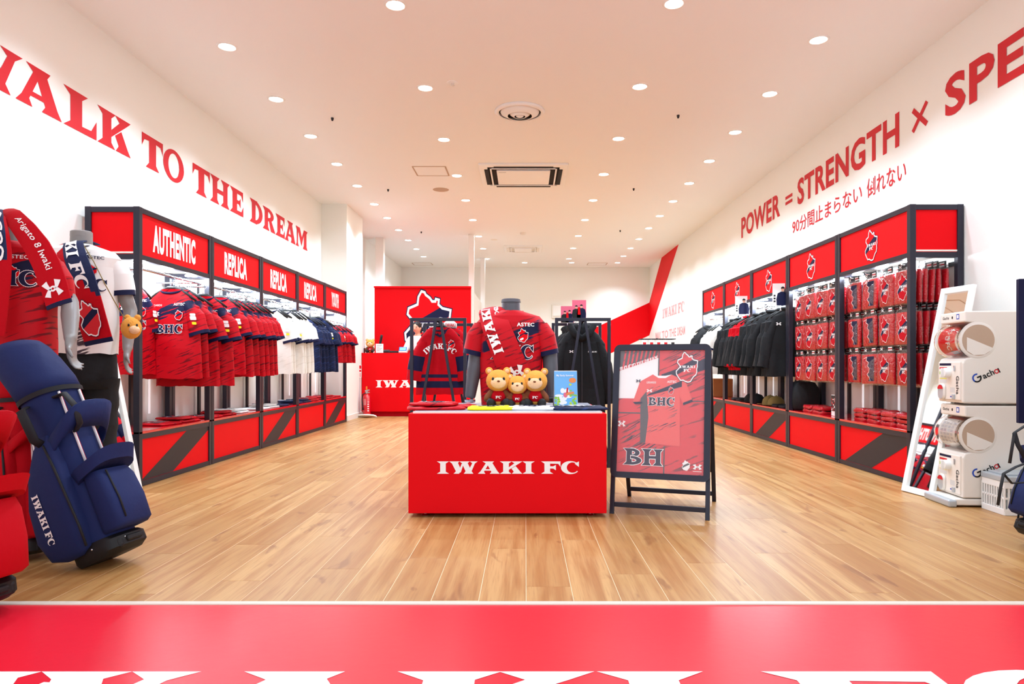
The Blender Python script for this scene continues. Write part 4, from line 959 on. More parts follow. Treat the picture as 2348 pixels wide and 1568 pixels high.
# sash: towel draped over the left-hand shoulder and down across the chest
def strap_surface(path, width, side=None):
    """path: list of points, width: list; returns surface fn(u in 0..1, v in 0..1, off)"""
    P = [Vector(p) for p in path]; n = len(P)
    def f(u, v, off=0):
        x = min(max(u, 0), .99999) * (n - 1); i = int(x); tt = x - i
        p = P[i].lerp(P[i+1], tt); d = (P[min(i+2, n-1)] - P[max(i-1, 0)]).normalized() if n > 2 else (P[1]-P[0]).normalized()
        sA, sB = Vector(side[i]), Vector(side[i+1]); sd = sA.lerp(sB, tt).normalized(); w = width[i] + (width[i+1]-width[i])*tt
        nrm = d.cross(sd).normalized()
        return p + sd * (v - .5) * w + nrm * off
    return f
def strap_mesh(f, nu=30, nv=8, th=.006, m=0, mf=None, wob=.0, bow=0):
    mb = MB(); G1 = [[f(i/nu, j/nv, th/2 + wob*math.sin(i*.9+j*.7) + bow*math.sin(math.pi*j/nv)) for j in range(nv+1)] for i in range(nu+1)]; G2 = [[f(i/nu, j/nv, -th/2 + wob*math.sin(i*.9+j*.7) + bow*math.sin(math.pi*j/nv)) for j in range(nv+1)] for i in range(nu+1)]
    vs = [p for r in G1 for p in r] + [p for r in G2 for p in r]; o = (nu+1)*(nv+1); fs = []; ms = []
    for i in range(nu):
        for j in range(nv):
            a = i*(nv+1)+j; b = a+1; c = a+nv+2; d = a+nv+1; k = mf((i+.5)/nu, (j+.5)/nv) if mf else m
            fs += [(a, b, c, d), (o+d, o+c, o+b, o+a)]; ms += [k, k]
    for i in range(nu):
        for j in (0, nv): a = i*(nv+1)+j; fs.append((a, a+nv+1, o+a+nv+1, o+a)); ms.append(mf((i+.5)/nu, .01 if j == 0 else .99) if mf else m)
    for j in range(nv):
        for i in (0, nu): a = i*(nv+1)+j; fs.append((a, a+1, o+a+1, o+a)); ms.append(mf(.99 if i else .01, .5) if mf else m)
    mb.v = [tuple(v) for v in vs]; mb.f = fs; mb.m = ms; return mb
tz = TZ + NZ - .085
path = [px(1130, 716, 4.50), px(1128, 708, 4.42), px(1128, 716, 4.355), px(1137, 748, 4.29), px(1152, 785, 4.268), px(1166, 820, 4.268), px(1181, 855, 4.278), px(1193, 886, 4.285)]
sd_ = [(1, 0, .12)] * 3 + [(1, 0, .30)] * 5
f = strap_surface(path, [.15, .16, .17, .175, .18, .185, .195, .2], sd_)
sg = -1 if (f(.5, .5, .05) - f(.5, .5, 0)).y > 0 else 1
mb = strap_mesh(lambda u, v, o=0: f(u, v, o*sg), bow=.012*1, mf=lambda u, v: 0 if v < .78 or u > .7 else 0)
tw_ = mb.build('towel', ['jred', 'navyprint'], smooth=70); tag(tw_, 'red streaked towel draped as a sash over the torso mannequin', 'towel')
mb = MB()
def on(uu0, vv0, du, dv, word, off=.016, m=0, font=serif, bold=0, flip=False):
    polys, pw = font(word) if font is serif else sans(word, bold)
    for p in polys:
        pts = [(a / pw, b) for a, b in p]
        if flip: pts = [(1-a, 1-b) for a, b in pts]
        mb.add([tuple(f(uu0 + a*du, vv0 + b*dv, off*sg)) for a, b in pts], [tuple(range(len(pts)))], m)
on(.22, .10, .44, .33, 'IWAKI', off=.0165, flip=True)
on(.18, .58, .16, .18, 'OGOS', off=.016, font=sans, bold=.02, flip=True)
logo(mb, (lambda a, b: tuple(f(.93 - b*.15, .32 + a*.5, .0165*sg))), 0, 0, 1, 1, 0)
mb.build('towel_print', 'whiteprint', tw_)
# ------------------------------------------------------------------ soft toys: plain generic bears
def ell(name, c, r, m, par, n=16):
    mb = MB(); mb.ball((0, 0, 0), r, n); return mb.build(name, m, par, smooth=True, loc=c)
def plush(loc, rz, k, lab, name='plush_toy'):
    t = thing(name, lab, 'soft toy', loc, rz, 'amber soft toys'); t.scale = (k,)*3
    b = ell('body', (0, 0, .055), (.055, .045, .06), 'amber', t); ell('shirt', (0, -.002, .062), (.0565, .048, .05), 'redcloth', t)
    h = ell('head', (0, -.005, .165), (.075, .066, .07), 'amber', t, 20)
    ell('face', (0, -.052, .0-.012), (.048, .026, .036), 'peach', h)
    for s in (-1, 1):
        e = ell('ear', (s*.055, .005, .225), (.024, .014, .024), 'amber', t); ell('ear_lining', (0, -.009, 0), (.014, .008, .014), 'peach', e)
        mb = MB(); mb.ball((0, 0, 0), (.008, .005, .011), 10); mb.build('eye', 'black', h, smooth=True, loc=(s*.033, -.062, .012))
        mb = MB(); mb.tube([(0, 0, 0), (s*.028, -.02, -.03), (s*.034, -.04, -.05)], [.02, .019, .016], 10); mb.build('arm', 'brown', t, smooth=True, loc=(s*.04, -.008, .095))
        mb = MB(); mb.tube([(0, 0, 0), (s*.012, -.045, -.003)], [.024, .024], 12); mb.ball((s*.013, -.055, .004), (.026, .018, .03), 12); mb.build('foot', 'black', t, smooth=True, loc=(s*.035, -.03, .026))
    mb = MB(); mb.ball((0, 0, 0), (.009, .006, .006), 10); mb.build('nose', 'brown', h, smooth=True, loc=(0, -.078, -.002))
    mb = MB(); S = lambda o: (lambda a, b: (a, -.0495*math.sqrt(max(.05, 1-(a/.0565)**2-((b-.0)/.05)**2)) - .004, b)); put(mb, 'FC', S(0), -.018, -.006, .036, .016); mb.build('shirt_print', 'whiteprint', t, loc=(0, 0, .062))
    return t
plush((-.165, 4.17, TZ), R(4), .98, 'amber soft toy in red shirt, left of the three on the table')
plush((-.047, 4.16, TZ), 0, .82, 'smaller amber soft toy in the middle of the table trio')
plush((.065, 4.17, TZ), R(-6), .96, 'amber soft toy in red shirt, right of the three on the table')
# card stand with a summer illustration
t = thing('card_stand', 'blue and green illustrated summer card on a white folded stand', 'card stand', (.25, 4.17, TZ), R(3))
w, h = .145, .222
mb = MB(); mb.add([(-w/2, -.005, 0), (w/2, -.005, 0), (w/2-.004, .03, h), (-w/2+.004, .03, h), (-w/2, -.001, 0), (w/2, -.001, 0), (w/2-.004, .034, h), (-w/2+.004, .034, h)], [(0,1,2,3),(7,6,5,4),(0,4,5,1),(1,5,6,2),(2,6,7,3),(3,7,4,0)]); mb.build('front_board', 'white', t)
mb = MB(); mb.add([(-w/2, .085, 0), (w/2+.012, .085, 0), (w/2, .034, h), (-w/2+.004, .034, h), (-w/2, .089, 0), (w/2+.012, .089, 0), (w/2, .038, h), (-w/2+.004, .038, h)], [(0,1,2,3),(7,6,5,4),(0,4,5,1),(1,5,6,2),(2,6,7,3),(3,7,4,0)]); mb.build('rear_board', 'silver', t)
up = Vector((0, .035, h)).normalized(); S = lambda o: (lambda a, b: tuple(Vector((-w/2, -.0056 - o, 0)) + Vector((1, 0, 0))*a + up*b))
mb = MB(); flat(mb, rrect(.002, .002, w-.004, h-.003), S(0), 0); r9 = random.Random(9)
for i in range(9): flat(mb, arc(r9.uniform(.03, .11), r9.uniform(.02, .12), r9.uniform(.01, .028), r9.uniform(.008, .018), 0, 340, 12), S(.0002+i*.00002), 1)
for i in range(34):
    a, b = (r9.uniform(.1, .14), r9.uniform(.01, .175)) if i % 3 else (r9.uniform(.006, .035), r9.uniform(.004, .06)); flat(mb, arc(a, b, r9.uniform(.004, .01), r9.uniform(.004, .01), 0, 340, 8), S(.0005 + i*.00001), 2 if i % 4 else 3)
flat(mb, arc(.115, .165, .022, .016, 0, 345, 16), S(.001), 4); flat(mb, arc(.07, .075, .013, .016, 0, 345, 14), S(.001), 5); flat(mb, [(.07, .07), (.125, .085), (.12, .096), (.075, .09)], S(.0011), 4); flat(mb, [(.075, .085), (.085, .09), (.087, .12), (.078, .118)], S(.0012), 6)
put(mb, 'My Early Summer', S(.0012), .016, .187, .108, .014, 1, font=sans, bold=.03); mb.build('illustration', [mat('sky_print', '#6FB4EA', .4), 'whiteprint', 'green', mat('green_print2', '#C5DC4A', .5), mat('orange_print', '#E98A4A', .5), 'pink', 'redprint'], t)
# ------------------------------------------------------------------ free-standing garment racks
def rack(x0, x1, yf, yb_, top, lab):
    xc = (x0+x1)/2; t = thing('garment_rack', lab, 'clothes rack', (xc, (yf+yb_)/2, 0), group='charcoal garment racks behind the table'); w = x1-x0; d = yb_-yf; q = .026
    for yy in (-d/2, d/2):
        for xx in (-w/2+q/2, w/2-q/2): mb = MB(); mb.bar((xx, yy, 0), (xx, yy, top), q); mb.build('post', 'frame', t, bevel=.0015)
        mb = MB(); mb.bar((-w/2+q, yy, top-q/2), (w/2-q, yy, top-q/2), q, up=(0, 1, 0)); mb.build('top_bar', 'frame', t, bevel=.0015)
        mb = MB(); mb.bar((-w/2+q, yy, q/2), (w/2-q, yy, q/2), q, up=(0, 1, 0)); mb.build('floor_bar', 'frame', t, bevel=.0015)
        for s in (-1, 1): mb = MB(); mb.bar((s*.02, yy, top-q), (s*.21, yy, q), .022); mb.build('slanting_bar', 'frame', t, bevel=.0015)
    for s in (-1, 1): mb = MB(); mb.bar((s*(w/2-q/2), -d/2, q/2), (s*(w/2-q/2), d/2, q/2), q); mb.build('side_bar', 'frame', t, bevel=.0015)
    mb = MB(); mb.tube([(0, -d/2, top-.03), (0, d/2, top-.03)], .011, 12); mb.build('hanging_bar', 'frame', t, smooth=True)
    return t
rack(-.943, -.481, 5.60, 6.33, 1.227, 'charcoal garment rack holding the red hockey style shirt')
rack(.245, .702, 5.60, 6.28, 1.227, 'charcoal garment rack holding the black hooded jacket')
def hockey(loc, rz, lab, prt):
    st = [(-.505, -.445), (-.43, -.40)]
    mb, fr = garment(L=.56, W=.205, D=.05, shw=.185, W2=.205, sl=.33, sang=9, sr=(.075, .08), sd=.055, wr=.006, seed=5, cuff=0, dens=5, stripes=st, neck=.085)
    o = mb.build('hockey_shirt', ['redcloth', 'navyprint', 'navyprint'], smooth=70, loc=loc, rot=(0, 0, rz)); tag(o, lab, 'shirt', 'red hockey shirts on the rack')
    if prt:
        mb = MB(); polys, pw = sans('IWAKI FC', .04) if 0 else serif('IWAKI FC')
        for p in polys:
            pts = []
            for a, b in p:
                an = R(62 - 124*(a/pw))*.75; rr = .155 + b*.045; pts.append(fr(-.0 + math.sin(-an)*rr, -.335 + math.cos(an)*rr, .006))
            mb.add(pts, [tuple(range(len(pts)))], 0)
        crest(mb, lambda o_: (lambda a, b: fr(a, b, .006+o_)), .07, -.175, .07, (1, 0, 2, 1), words=False); mb.build('chest_print', ['whiteprint', 'navyprint', 'red'], o)
        mb = MB(); fm = [fr(a, b, .004) for a, b in ((-.085, -.005), (-.03, -.07), (0, -.085), (.03, -.07), (.085, -.005), (.066, -.005), (.0, -.065), (-.066, -.005))]; mb.add(fm, [(0,1,6,7), (1,2,6), (2,3,6), (3,4,5,6)]); mb.build('neck_band', 'navyprint', o)
    return o
hockey((-.71, 5.72, 1.155), R(2), 'red hockey style shirt with navy stripes and arched white lettering', True); hanger((-.71, 5.72, 1.155), R(2), 'black hanger of the lettered hockey shirt', 'hangers on the table-side racks', .85)
for i in range(3): hockey((-.66 - .03*i, 5.92 + i*.11, 1.155), R(-5 + 3*i), 'red hockey style shirt hanging behind the lettered one', False); hanger((-.66 - .03*i, 5.92 + i*.11, 1.155), R(-5+3*i), 'hanger of a red shirt behind the lettered hockey shirt', 'hangers on the table-side racks', .85)
def hooded(loc, rz, lab, prt):
    mb, fr = garment(L=.76, W=.205, D=.06, shw=.185, W2=.2, sl=.52, sang=11, sr=(.07, .055), sd=.055, wr=.008, seed=8, cuff=.03, hood=True, neck=.08, collar=False)
    o = mb.build('hooded_jacket', ['blackcloth', 'blackcloth', 'blackcloth'], smooth=70, loc=loc, rot=(0, 0, rz)); tag(o, lab, 'jacket', 'black hooded jackets on the rack')
    if prt:
        mb = MB(); S = lambda o_: (lambda a, b: fr(a, b, .006+o_)); logo(mb, S, -.105, -.21, .035, .026, 0); put(mb, 'IWAKI FC', S(0), .05, -.205, .075, .011); mb.build('chest_print', 'whiteprint', o)
        mb = MB(); z = fr(0, -.4)[1]; mb.box((0, z - .001, -.42), (.01, .006, .6)); mb.build('zip', 'dark', o)
hooded((.475, 5.74, 1.15), R(-2), 'black hooded long jacket with small white chest marks', True); hanger((.475, 5.74, 1.15), 0, 'hanger of the front black hooded jacket', 'hangers on the table-side racks', .8)
for i in range(3): hooded((.48 - .02*i, 5.9 + .11*i, 1.15), R(3*i), 'black hooded jacket hanging behind the front one', False); hanger((.48 - .02*i, 5.9 + .11*i, 1.15), R(3*i), 'hanger of a black jacket behind the front hooded one', 'hangers on the table-side racks', .8)
# three small hooks' clear photo cards on the racks
model_card((.445, 5.62, 1.225), 0, .115, .15, 'larger pink photo card of two players on top of the right rack', True, True)
model_card((.385, 6.2, 1.225), 0, .12, .15, 'smaller pink photo card at the back of the right rack', True, True)
t = thing('hat_card', 'curved white card with red script on top of the left rack', 'card', (-.65, 5.9, 1.16), R(20)); mb = MB()
pts = [(-.06+.12*i/8, -.02*math.sin(math.pi*i/8), 0) for i in range(9)]
mb.add([(x, y, .04 + .03*math.sin(math.pi*i/8)) for i, (x, y, z) in enumerate(pts)] + [(x, y, .0) for x, y, z in pts], [(i, i+1, i+10, i+9) for i in range(8)]); o = mb.build('card', 'white', t, smooth=True); sd = o.modifiers.new('s', 'SOLIDIFY'); sd.thickness = .002
mb = MB(); put(mb, 'IWAKI', plane((-.045, -.0245, .012), (1, 0, 0), (0, 0, 1)), 0, 0, .09, .028, font=sans, bold=.02); mb.build('card_print', 'redprint', t)
# ================================================================== A-FRAME POSTER STAND
A = px(1397, 1178, 3.86); B = px(1627, 1194, 3.68); A.z = B.z = 0
dr = (B - A).normalized(); nb = Vector((-dr.y, dr.x, 0)); Wd = (B - A).length
t = thing('poster_stand', 'black A-frame poster stand with a red jersey poster beside the table', 'poster stand', tuple((A+B)/2), math.atan2(dr.y, dr.x))
# local frame: x right, y back
HT = .965; lean = .16; up = Vector((0, lean, HT - 0)).normalized()
def L2(x, s, o=0): return Vector((x, 0, 0)) + up * s + Vector((0, -up.z, up.y)) * o
zb = .205; zt = HT + .005; fw = .034; hw = Wd/2
for s in (-1, 1):
    mb = MB(); mb.bar(L2(s*(hw-.012), 0, -.014), L2(s*(hw-.012), zt-.05, -.014), .024, .02); mb.build('front_leg', 'frame', t, bevel=.002)
mb = MB(); mb.bar(L2(-hw+.024, .055, -.014), L2(hw-.024, .055, -.014), .026, .018, up=(0, 1, 0)); mb.build('front_foot_bar', 'frame', t, bevel=.002)
mb = MB(); po = rrect(-hw, zb, 2*hw, zt-zb, .035, 6); pi = rrect(-hw+fw, zb+fw, 2*hw-2*fw, zt-zb-2*fw, .004, 6)
for o0, o1 in ((.0, .016),):
    n = len(po); V = [L2(a, b, o1) for a, b in po] + [L2(a, b, o1) for a, b in pi] + [L2(a, b, o0) for a, b in po] + [L2(a, b, o0) for a, b in pi]
    mb.add(V, [(i, (i+1)%n, n+(i+1)%n, n+i) for i in range(n)] + [(2*n+i, 2*n+(i+1)%n, (i+1)%n, i) for i in range(n)] + [(n+i, n+(i+1)%n, 3*n+(i+1)%n, 3*n+i) for i in range(n)] + [(3*n+i, 3*n+(i+1)%n, 2*n+(i+1)%n, 2*n+i) for i in range(n)])
mb.build('poster_frame', 'frame', t, smooth=40)
mb = MB(); V = [L2(a, b, o) for o in (.002, .0) for a, b in rrect(-hw+.01, zb+.01, 2*hw-.02, zt-zb-.02)]; mb.add(V, [(0,1,2,3), (7,6,5,4), (0,4,5,1), (1,5,6,2), (2,6,7,3), (3,7,4,0)]); mb.build('back_board', 'dark', t)
pw_, ph_ = 2*hw - 2*fw, zt-zb-2*fw
S = lambda o: (lambda a, b: tuple(L2(-hw+fw + a*pw_, zb+fw + b*ph_, .0028 + o)))
mb = MB()
flat(mb, rrect(0, 0, 1, 1), S(0), 0)
flat(mb, [(0, .6), (.46, .6), (.46, 1), (0, 1)], S(.0002), 1)                     # white panel
flat(mb, [(0, .86), (0, 1), (.46, 1), (.46, .95)], S(.0004), 5)
for i in range(9):
    x = .03 + i*.05; flat(mb, [(x, .85 + x*.17), (x+.022, .85+x*.17), (x+.05, 1.0), (x+.028, 1.0)], S(.0006), 0 if i % 1 == 0 else 5)
flat(mb, [(0, .815), (.46, .925), (.46, .955), (0, .845)], S(.0008), 1); flat(mb, [(0, .828), (.46, .938), (.46, .958), (0, .848)], S(.0009), 6)
Sk = lambda a, b: S(.0011)(a, .824 + a*.24 + b*.026); put(mb, 'WALK TO THE DREAM', Sk, .0, .25/ .26*0, .45, 1, 1)
flat(mb, [(0, .0), (.0, .60), (.3, .56), (.46, .6), (.46, .0)], S(.0003), 0)
for i in range(30):                                                                # printed speed streaks
    r5 = random.Random(i); x, y = r5.uniform(.48, .9), r5.uniform(.72, .98); L = r5.uniform(.06, .2)
    flat(mb, [(x, y), (min(x+L, 1), y+L*.32), (min(x+L, 1), y+L*.32+.006)], S(.0012+i*.00001), r5.choice([3, 5, 3]))
flat(mb, [(.5, .72), (1, .84), (1, .93), (.5, .8)], S(.0011), 3)
for i in range(24):
    r5 = random.Random(i+50); x, y = r5.uniform(0, .3), r5.uniform(.12, .34); L = r5.uniform(.08, .2); flat(mb, [(x, y), (x+L, y+L*.42), (x+L, y+L*.42+.01)], S(.0012+i*.00001), r5.choice([3, 5, 5]))
flat(mb, rrect(.0, .475, .3, .01), S(.0016), 5); flat(mb, rrect(.545, 0, .014, .22), S(.0016), 5); flat(mb, rrect(.46, .6, .014, .4), S(.0016), 5); flat(mb, rrect(.8, .58, .2, .008), S(.0016), 5)
# poster jersey
SJ = S(.002); body = [(.28, .24), (.27, .6), (.2, .5+.05), (.17, .57), (.25, .74), (.4, .8), (.47, .785), (.55, .785), (.62, .8), (.78, .75), (.87, .58), (.76, .55), (.72, .62), (.73, .22)]
flat(mb, body, SJ, 7); flat(mb, [(.4, .8), (.47, .77), (.55, .77), (.62, .8), (.55, .79), (.47, .79)], S(.0023), 1); flat(mb, [(.17, .57), (.2, .55), (.29, .56), (.28, .575)], S(.0023), 3); flat(mb, [(.76, .55), (.87, .58), (.86, .6), (.755, .57)], S(.0023), 3)
flat(mb, [(.27, .24), (.33, .24), (.36, .45), (.33, .66), (.26, .6)], S(.0022), 5)
for i in range(40):
    r5 = random.Random(i+90); x, y = r5.uniform(.3, .6), r5.uniform(.28, .72); L = r5.uniform(.05, .12); flat(mb, [(x, y), (x+L, y+L*.3), (x+L, y+L*.3+.005)], S(.0024+i*.000005), r5.choice([5, 3]))
flat(mb, [(.33, .62), (.74, .7), (.74, .75), (.36, .64)], S(.0027), 3)
put(mb, 'BHC', S(.0034), .35, .545, .31, .066, 3, out=(.06, 1, S(.003))); crest(mb, lambda o: S(.003+o), .585, .635, .065, (3, 1, 0, 3), words=False, k=1.0)
put(mb, 'ASTEC', S(.0032), .57, .73, .11, .02, 1, font=sans, bold=.02); put(mb, 'LEGARDS', S(.0032), .33, .725, .11, .017, 1, font=sans, bold=.02); logo(mb, S(.0032), .33, .65, .07, .03, 1)
crest(mb, lambda o: S(.003+o), .67, .74, .24, (3, 1, 0, 3), k=1.05)
put(mb, 'BH', S(.0036), .08, .06, .46, .13, 3, out=(.05, 1, S(.0032)))
crest(mb, lambda o: S(.003+o), .76, .035, .075, (1, 1, 1, 5), words=False, k=1.15); logo(mb, S(.0034), .88, .04, .1, .05, 1); flat(mb, rrect(.88, .028, .1, .004), S(.0034), 1); logo(mb, S(.0034), .0, .36, .09, .06, 1); logo(mb, S(.0034), .2, .73, .06, .03, 3)
mb.build('poster', ['poster', 'whiteprint', 'whiteprint', 'navyprint', 'red', mat('poster_dark', '#4A4146', .3), 'redprint', mat('poster_jersey_red', '#E8504C', .25)], t)
mb = MB(); V = [L2(a, b, .008) for a, b in rrect(-hw+fw, zb+fw, pw_, ph_)]; mb.add(V, [(0, 1, 2, 3)]); mb.build('clear_cover', 'clearsheet', t)
# rear frame
lb = Vector((0, -lean*1.05, HT)).normalized(); bY = lean*2 + .24
def L3(x, s): return Vector((x, bY, 0)) + Vector((0, -(bY - lean), HT)).normalized() * s
for s in (-1, 1): mb = MB(); mb.bar(L3(s*(hw-.012), 0), L3(s*(hw-.012), HT-.02), .024, .02); mb.build('rear_leg', 'frame', t, bevel=.002)
for s_ in (.055,): mb = MB(); mb.bar(L3(-hw+.02, s_), L3(hw-.02, s_), .026, .018, up=(0, 1, 0)); mb.build('rear_foot_bar', 'frame', t, bevel=.002)
mb = MB(); V = [L3(a, b) + Vector((0, o, 0)) for o in (0, .012) for a, b in rrect(-hw+.0, zb, 2*hw, .72)]; mb.add(V, [(0,1,2,3), (7,6,5,4), (0,4,5,1), (1,5,6,2), (2,6,7,3), (3,7,4,0)]); mb.build('rear_board', 'frame', t, bevel=.004)
# ================================================================== TILL COUNTER
t = thing('till_counter', 'tall red till counter with white lettering at the back left', 'counter', (-1.77, 11.44, 0))
mb = MB(); mb.rbox((0, 0, .56), (1.80, .56, .96), .003); cb = mb.build('body', 'red', t)
mb = MB(); mb.box((0, .02, .04), (1.76, .5, .08)); mb.build('plinth', 'redcloth', t)
mb = MB(); mb.rbox((0, 0, 1.034), (1.81, .57, .012), .003); mb.build('counter_top', 'red', t)
mb = MB(); put(mb, 'IWAKI FC', plane((-.9, -.2815, 0), (1, 0, 0), (0, 0, 1)), .225, .475, 1.33, .118); mb.build('lettering', 'whiteprint', cb)
CZ = 1.041
def onc(x, Y=11.3): return (x - CX) / F * Y
plush((onc(849), 11.3, CZ), R(5), .95, 'amber soft toy sitting alone on the till counter')
t = thing('handheld_scanner', 'black handheld scanner standing upright in its cradle on the till', 'scanner', (onc(868), 11.35, CZ)); mb = MB()
mb.tube([(0, 0, .02), (.01, 0, .12), (.04, -.02, .26), (.047, -.025, .3)], [.014, .018, .022, .02], 10, flat=.7); mb.build('handle', 'black', t, smooth=True)
mb = MB(); mb.rbox((0, 0, .015), (.07, .09, .03), .008); mb.build('cradle', 'black', t)
t = thing('price_card', 'white printed notice card standing on the till counter', 'card', (onc(872), 11.24, CZ)); mb = MB(); mb.rbox((0, 0, .075), (.125, .004, .15), .001); mb.build('card', 'white', t)
mb = MB(); S = plane((-.0625, -.0028, 0), (1, 0, 0), (0, 0, 1))
for i in range(6): flat(mb, rrect(.02, .125-i*.018, .085 - .02*(i % 3), .004), S, 0)
mb.build('card_text', 'dark', t); mb = MB(); mb.rbox((0, .03, .003), (.06, .06, .006), .002); mb.build('card_foot', 'clearsheet', t)
t = thing('till_keyboard', 'low black till keyboard on the counter', 'keyboard', (onc(905), 11.32, CZ)); mb = MB(); mb.rbox((0, 0, .014), (.2, .16, .028), .005); kb = mb.build('case', 'black', t)
mb = MB()
for i in range(10):
    for j in range(4): mb.rbox((-.085+i*.019, -.055+j*.026, .031), (.015, .02, .006), .002)
k_ = mb.build('keys', 'dark', t, kind='stuff')
t = thing('card_reader', 'black card reader with red button beside the notice card', 'card reader', (onc(886), 11.3, CZ)); mb = MB(); mb.rbox((0, 0, .025), (.1, .12, .045), .012, rot=Matrix.Rotation(R(12), 3, 'X')); mb.build('case', 'black', t); mb = MB(); mb.rbox((.02, -.02, .056), (.02, .02, .006), .003); mb.build('button', 'red', t)
t = thing('payment_terminal', 'white payment terminal with lit blue screen on the till', 'payment terminal', (onc(925.5), 11.24, CZ)); mb = MB(); mb.rbox((0, 0, .03), (.13, .1, .05), .01, rot=Matrix.Rotation(R(35), 3, 'X')); mb.build('case', 'white', t); mb = MB(); mb.rbox((0, -.012, .062), (.125, .085, .012), .004, rot=Matrix.Rotation(R(52), 3, 'X')); sc_ = mb.build('display_surround', 'blue', t); mb = MB(); mb.box((0, -.018, .066), (.1, .055, .004), T=Matrix.Rotation(R(52), 4, 'X')); mb.build('screen', 'skyblue', sc_)
t = thing('brochure_holder', 'small white leaflet stand at left end of the till', 'leaflet stand', (onc(829)+.03, 11.32, CZ)); mb = MB(); mb.box((0, 0, .055), (.02, .08, .11)); mb.build('leaflets', 'white', t); mb = MB(); mb.box((.013, 0, .04), (.006, .09, .08)); mb.build('holder', 'dark', t)
# ------------------------------------------------------------------ cashier
t = thing('person', 'person with dark hair in a white shirt, head bent, behind the till', 'person', (-1.87, 12.02, 0), R(-18))
mb = MB(); k = 1
rows = [(.80, .15, .1), (.9, .155, .105), (1.0, .13, .09), (1.12, .145, .1), (1.24, .165, .105), (1.31, .15, .085), (1.35, .09, .06), (1.38, .05, .05)]
mb.loft([[(sup(2*math.pi*q/24, 2.2)[0]*w, sup(2*math.pi*q/24, 2.2)[1]*d - (z-.9)*.08, z) for q in range(24)] for z, w, d in rows])
for s in (-1, 1):
    capsule(mb, [(s*.08, 0, .84), (s*.085, 0, .5), (s*.08, .01, .46), (s*.08, .02, .1)], [.085, .06, .055, .035]); capsule(mb, [(s*.08, .03, .06), (s*.085, -.1, .035)], [.035, .028])
    sh_ = Vector((s*.15, -.02, 1.29)); el = Vector((s*.22, -.12, 1.07)); wv = Vector((s*.1, -.32, 1.075)); capsule(mb, [sh_, sh_.lerp(el, .5), el], [.05, .044, .036]); capsule(mb, [el, el.lerp(wv, .4), wv], [.036, .034, .024]); mb.ball(el, .037, 10); mb.ball(sh_, .052, 12); hand(mb, wv, (0, -1, -.05), s, (-s, 0, 0), .9)
capsule(mb, [(0, -.03, 1.34), (0, -.055, 1.43)], [.048, .045]); mb.ball((0, -.08, 1.495), (.07, .088, .1), 18, T=Matrix.Rotation(R(18), 4, 'X')); mb.ball((0, -.168, 1.47), (.012, .018, .018), 8)
for s in (-1, 1): mb.ball((s*.071, -.07, 1.485), (.01, .018, .028), 8)
body = solidify_body(mb, 'body', 'skin', t, .0065, 3)
mb = MB(); mb.ball((0, -.068, 1.522), (.079, .093, .09), 20, T=Matrix.Rotation(R(-12), 4, 'X')); mb.ball((0, .02, 1.47), (.06, .04, .07), 14); mb.build('hair', 'hair', t, smooth=True)
for s in (-1, 1):
    mb = MB(); mb.ball((0, 0, 0), (.011, .006, .006), 10); mb.build('eye', 'black', t, smooth=True, loc=(s*.028, -.158, 1.492)); mb = MB(); mb.bar((s*.015, -.162, 1.512), (s*.045, -.154, 1.512), .004); mb.build('eyebrow', 'hair', t)
mb = MB(); mb.ball((0, 0, 0), (.02, .006, .006), 10); mb.build('mouth', 'redprint', t, smooth=True, loc=(0, -.163, 1.435))
mb = MB(); mb.loft([[(sup(2*math.pi*q/24, 2.2)[0]*(w+.016), sup(2*math.pi*q/24, 2.2)[1]*(d+.016) - (z-.9)*.08, z) for q in range(24)] for z, w, d in rows[1:7]], cap=(False, False))
for s in (-1, 1): sh_ = Vector((s*.15, -.02, 1.285)); el = Vector((s*.22, -.12, 1.07)); wv = Vector((s*.1, -.32, 1.075)); mb.tube([sh_, sh_.lerp(el, .5), el, el.lerp(wv, .45)], [.066, .058, .052, .046], 14); mb.ball(sh_, .067, 12)
mb.build('shirt', 'whitecloth', t, smooth=True)
mb = MB(); mb.loft([[(sup(2*math.pi*q/24)[0]*w, sup(2*math.pi*q/24)[1]*d, z) for q in range(24)] for z, w, d in ((.78, .168, .118), (.9, .172, .122), (.96, .155, .112))])
for s in (-1, 1): mb.tube([(s*.085, 0, .84), (s*.088, 0, .48), (s*.082, .02, .08)], [.1, .075, .06], 16)
mb.build('trousers', 'blackcloth', t, smooth=True)
# ------------------------------------------------------------------ fire extinguisher with its sign
t = thing('fire_extinguisher', 'red fire extinguisher on a white curved floor stand beside the counter', 'fire extinguisher', (px(842, 0, 11.0).x, 10.98, 0))
mb = MB(); mb.lathe([(.001, .045), (.05, .045), (.062, .055), (.063, .3), (.05, .345), (.022, .365), (.02, .38)], n=28); mb.build('cylinder', 'redglossy', t, smooth=40)
mb = MB(); mb.lathe([(.02, .378), (.026, .385), (.026, .41), (.012, .42), (.012, .43)], n=18, cap=(False, True)); mb.build('valve', 'steel', t, smooth=40)
mb = MB(); mb.bar((-.03, 0, .425), (.045, 0, .44), .014, .02); mb.bar((-.02, 0, .405), (.045, 0, .4), .012, .018); mb.build('lever', 'steel', t, bevel=.002)
mb = MB(); mb.rbox((-.005, 0, .47), (.022, .02, .055), .006); mb.build('safety_pin', 'orange', t)
mb = MB(); mb.tube([(-.02, -.02, .395), (-.06, -.04, .37), (-.068, -.04, .28), (-.055, -.055, .17), (-.05, -.06, .12)], [.008, .008, .008, .009, .014], 8); mb.build('hose', 'black', t, smooth=True)
mb = MB(); S = lambda a, b: (.0636*math.sin(a), -.0636*math.cos(a), b)
for i in range(5): mb.add([S(.35, .1+.035*i), S(.75, .1+.035*i), S(.75, .118+.035*i), S(.35, .118+.035*i)], [(0,1,2,3)])
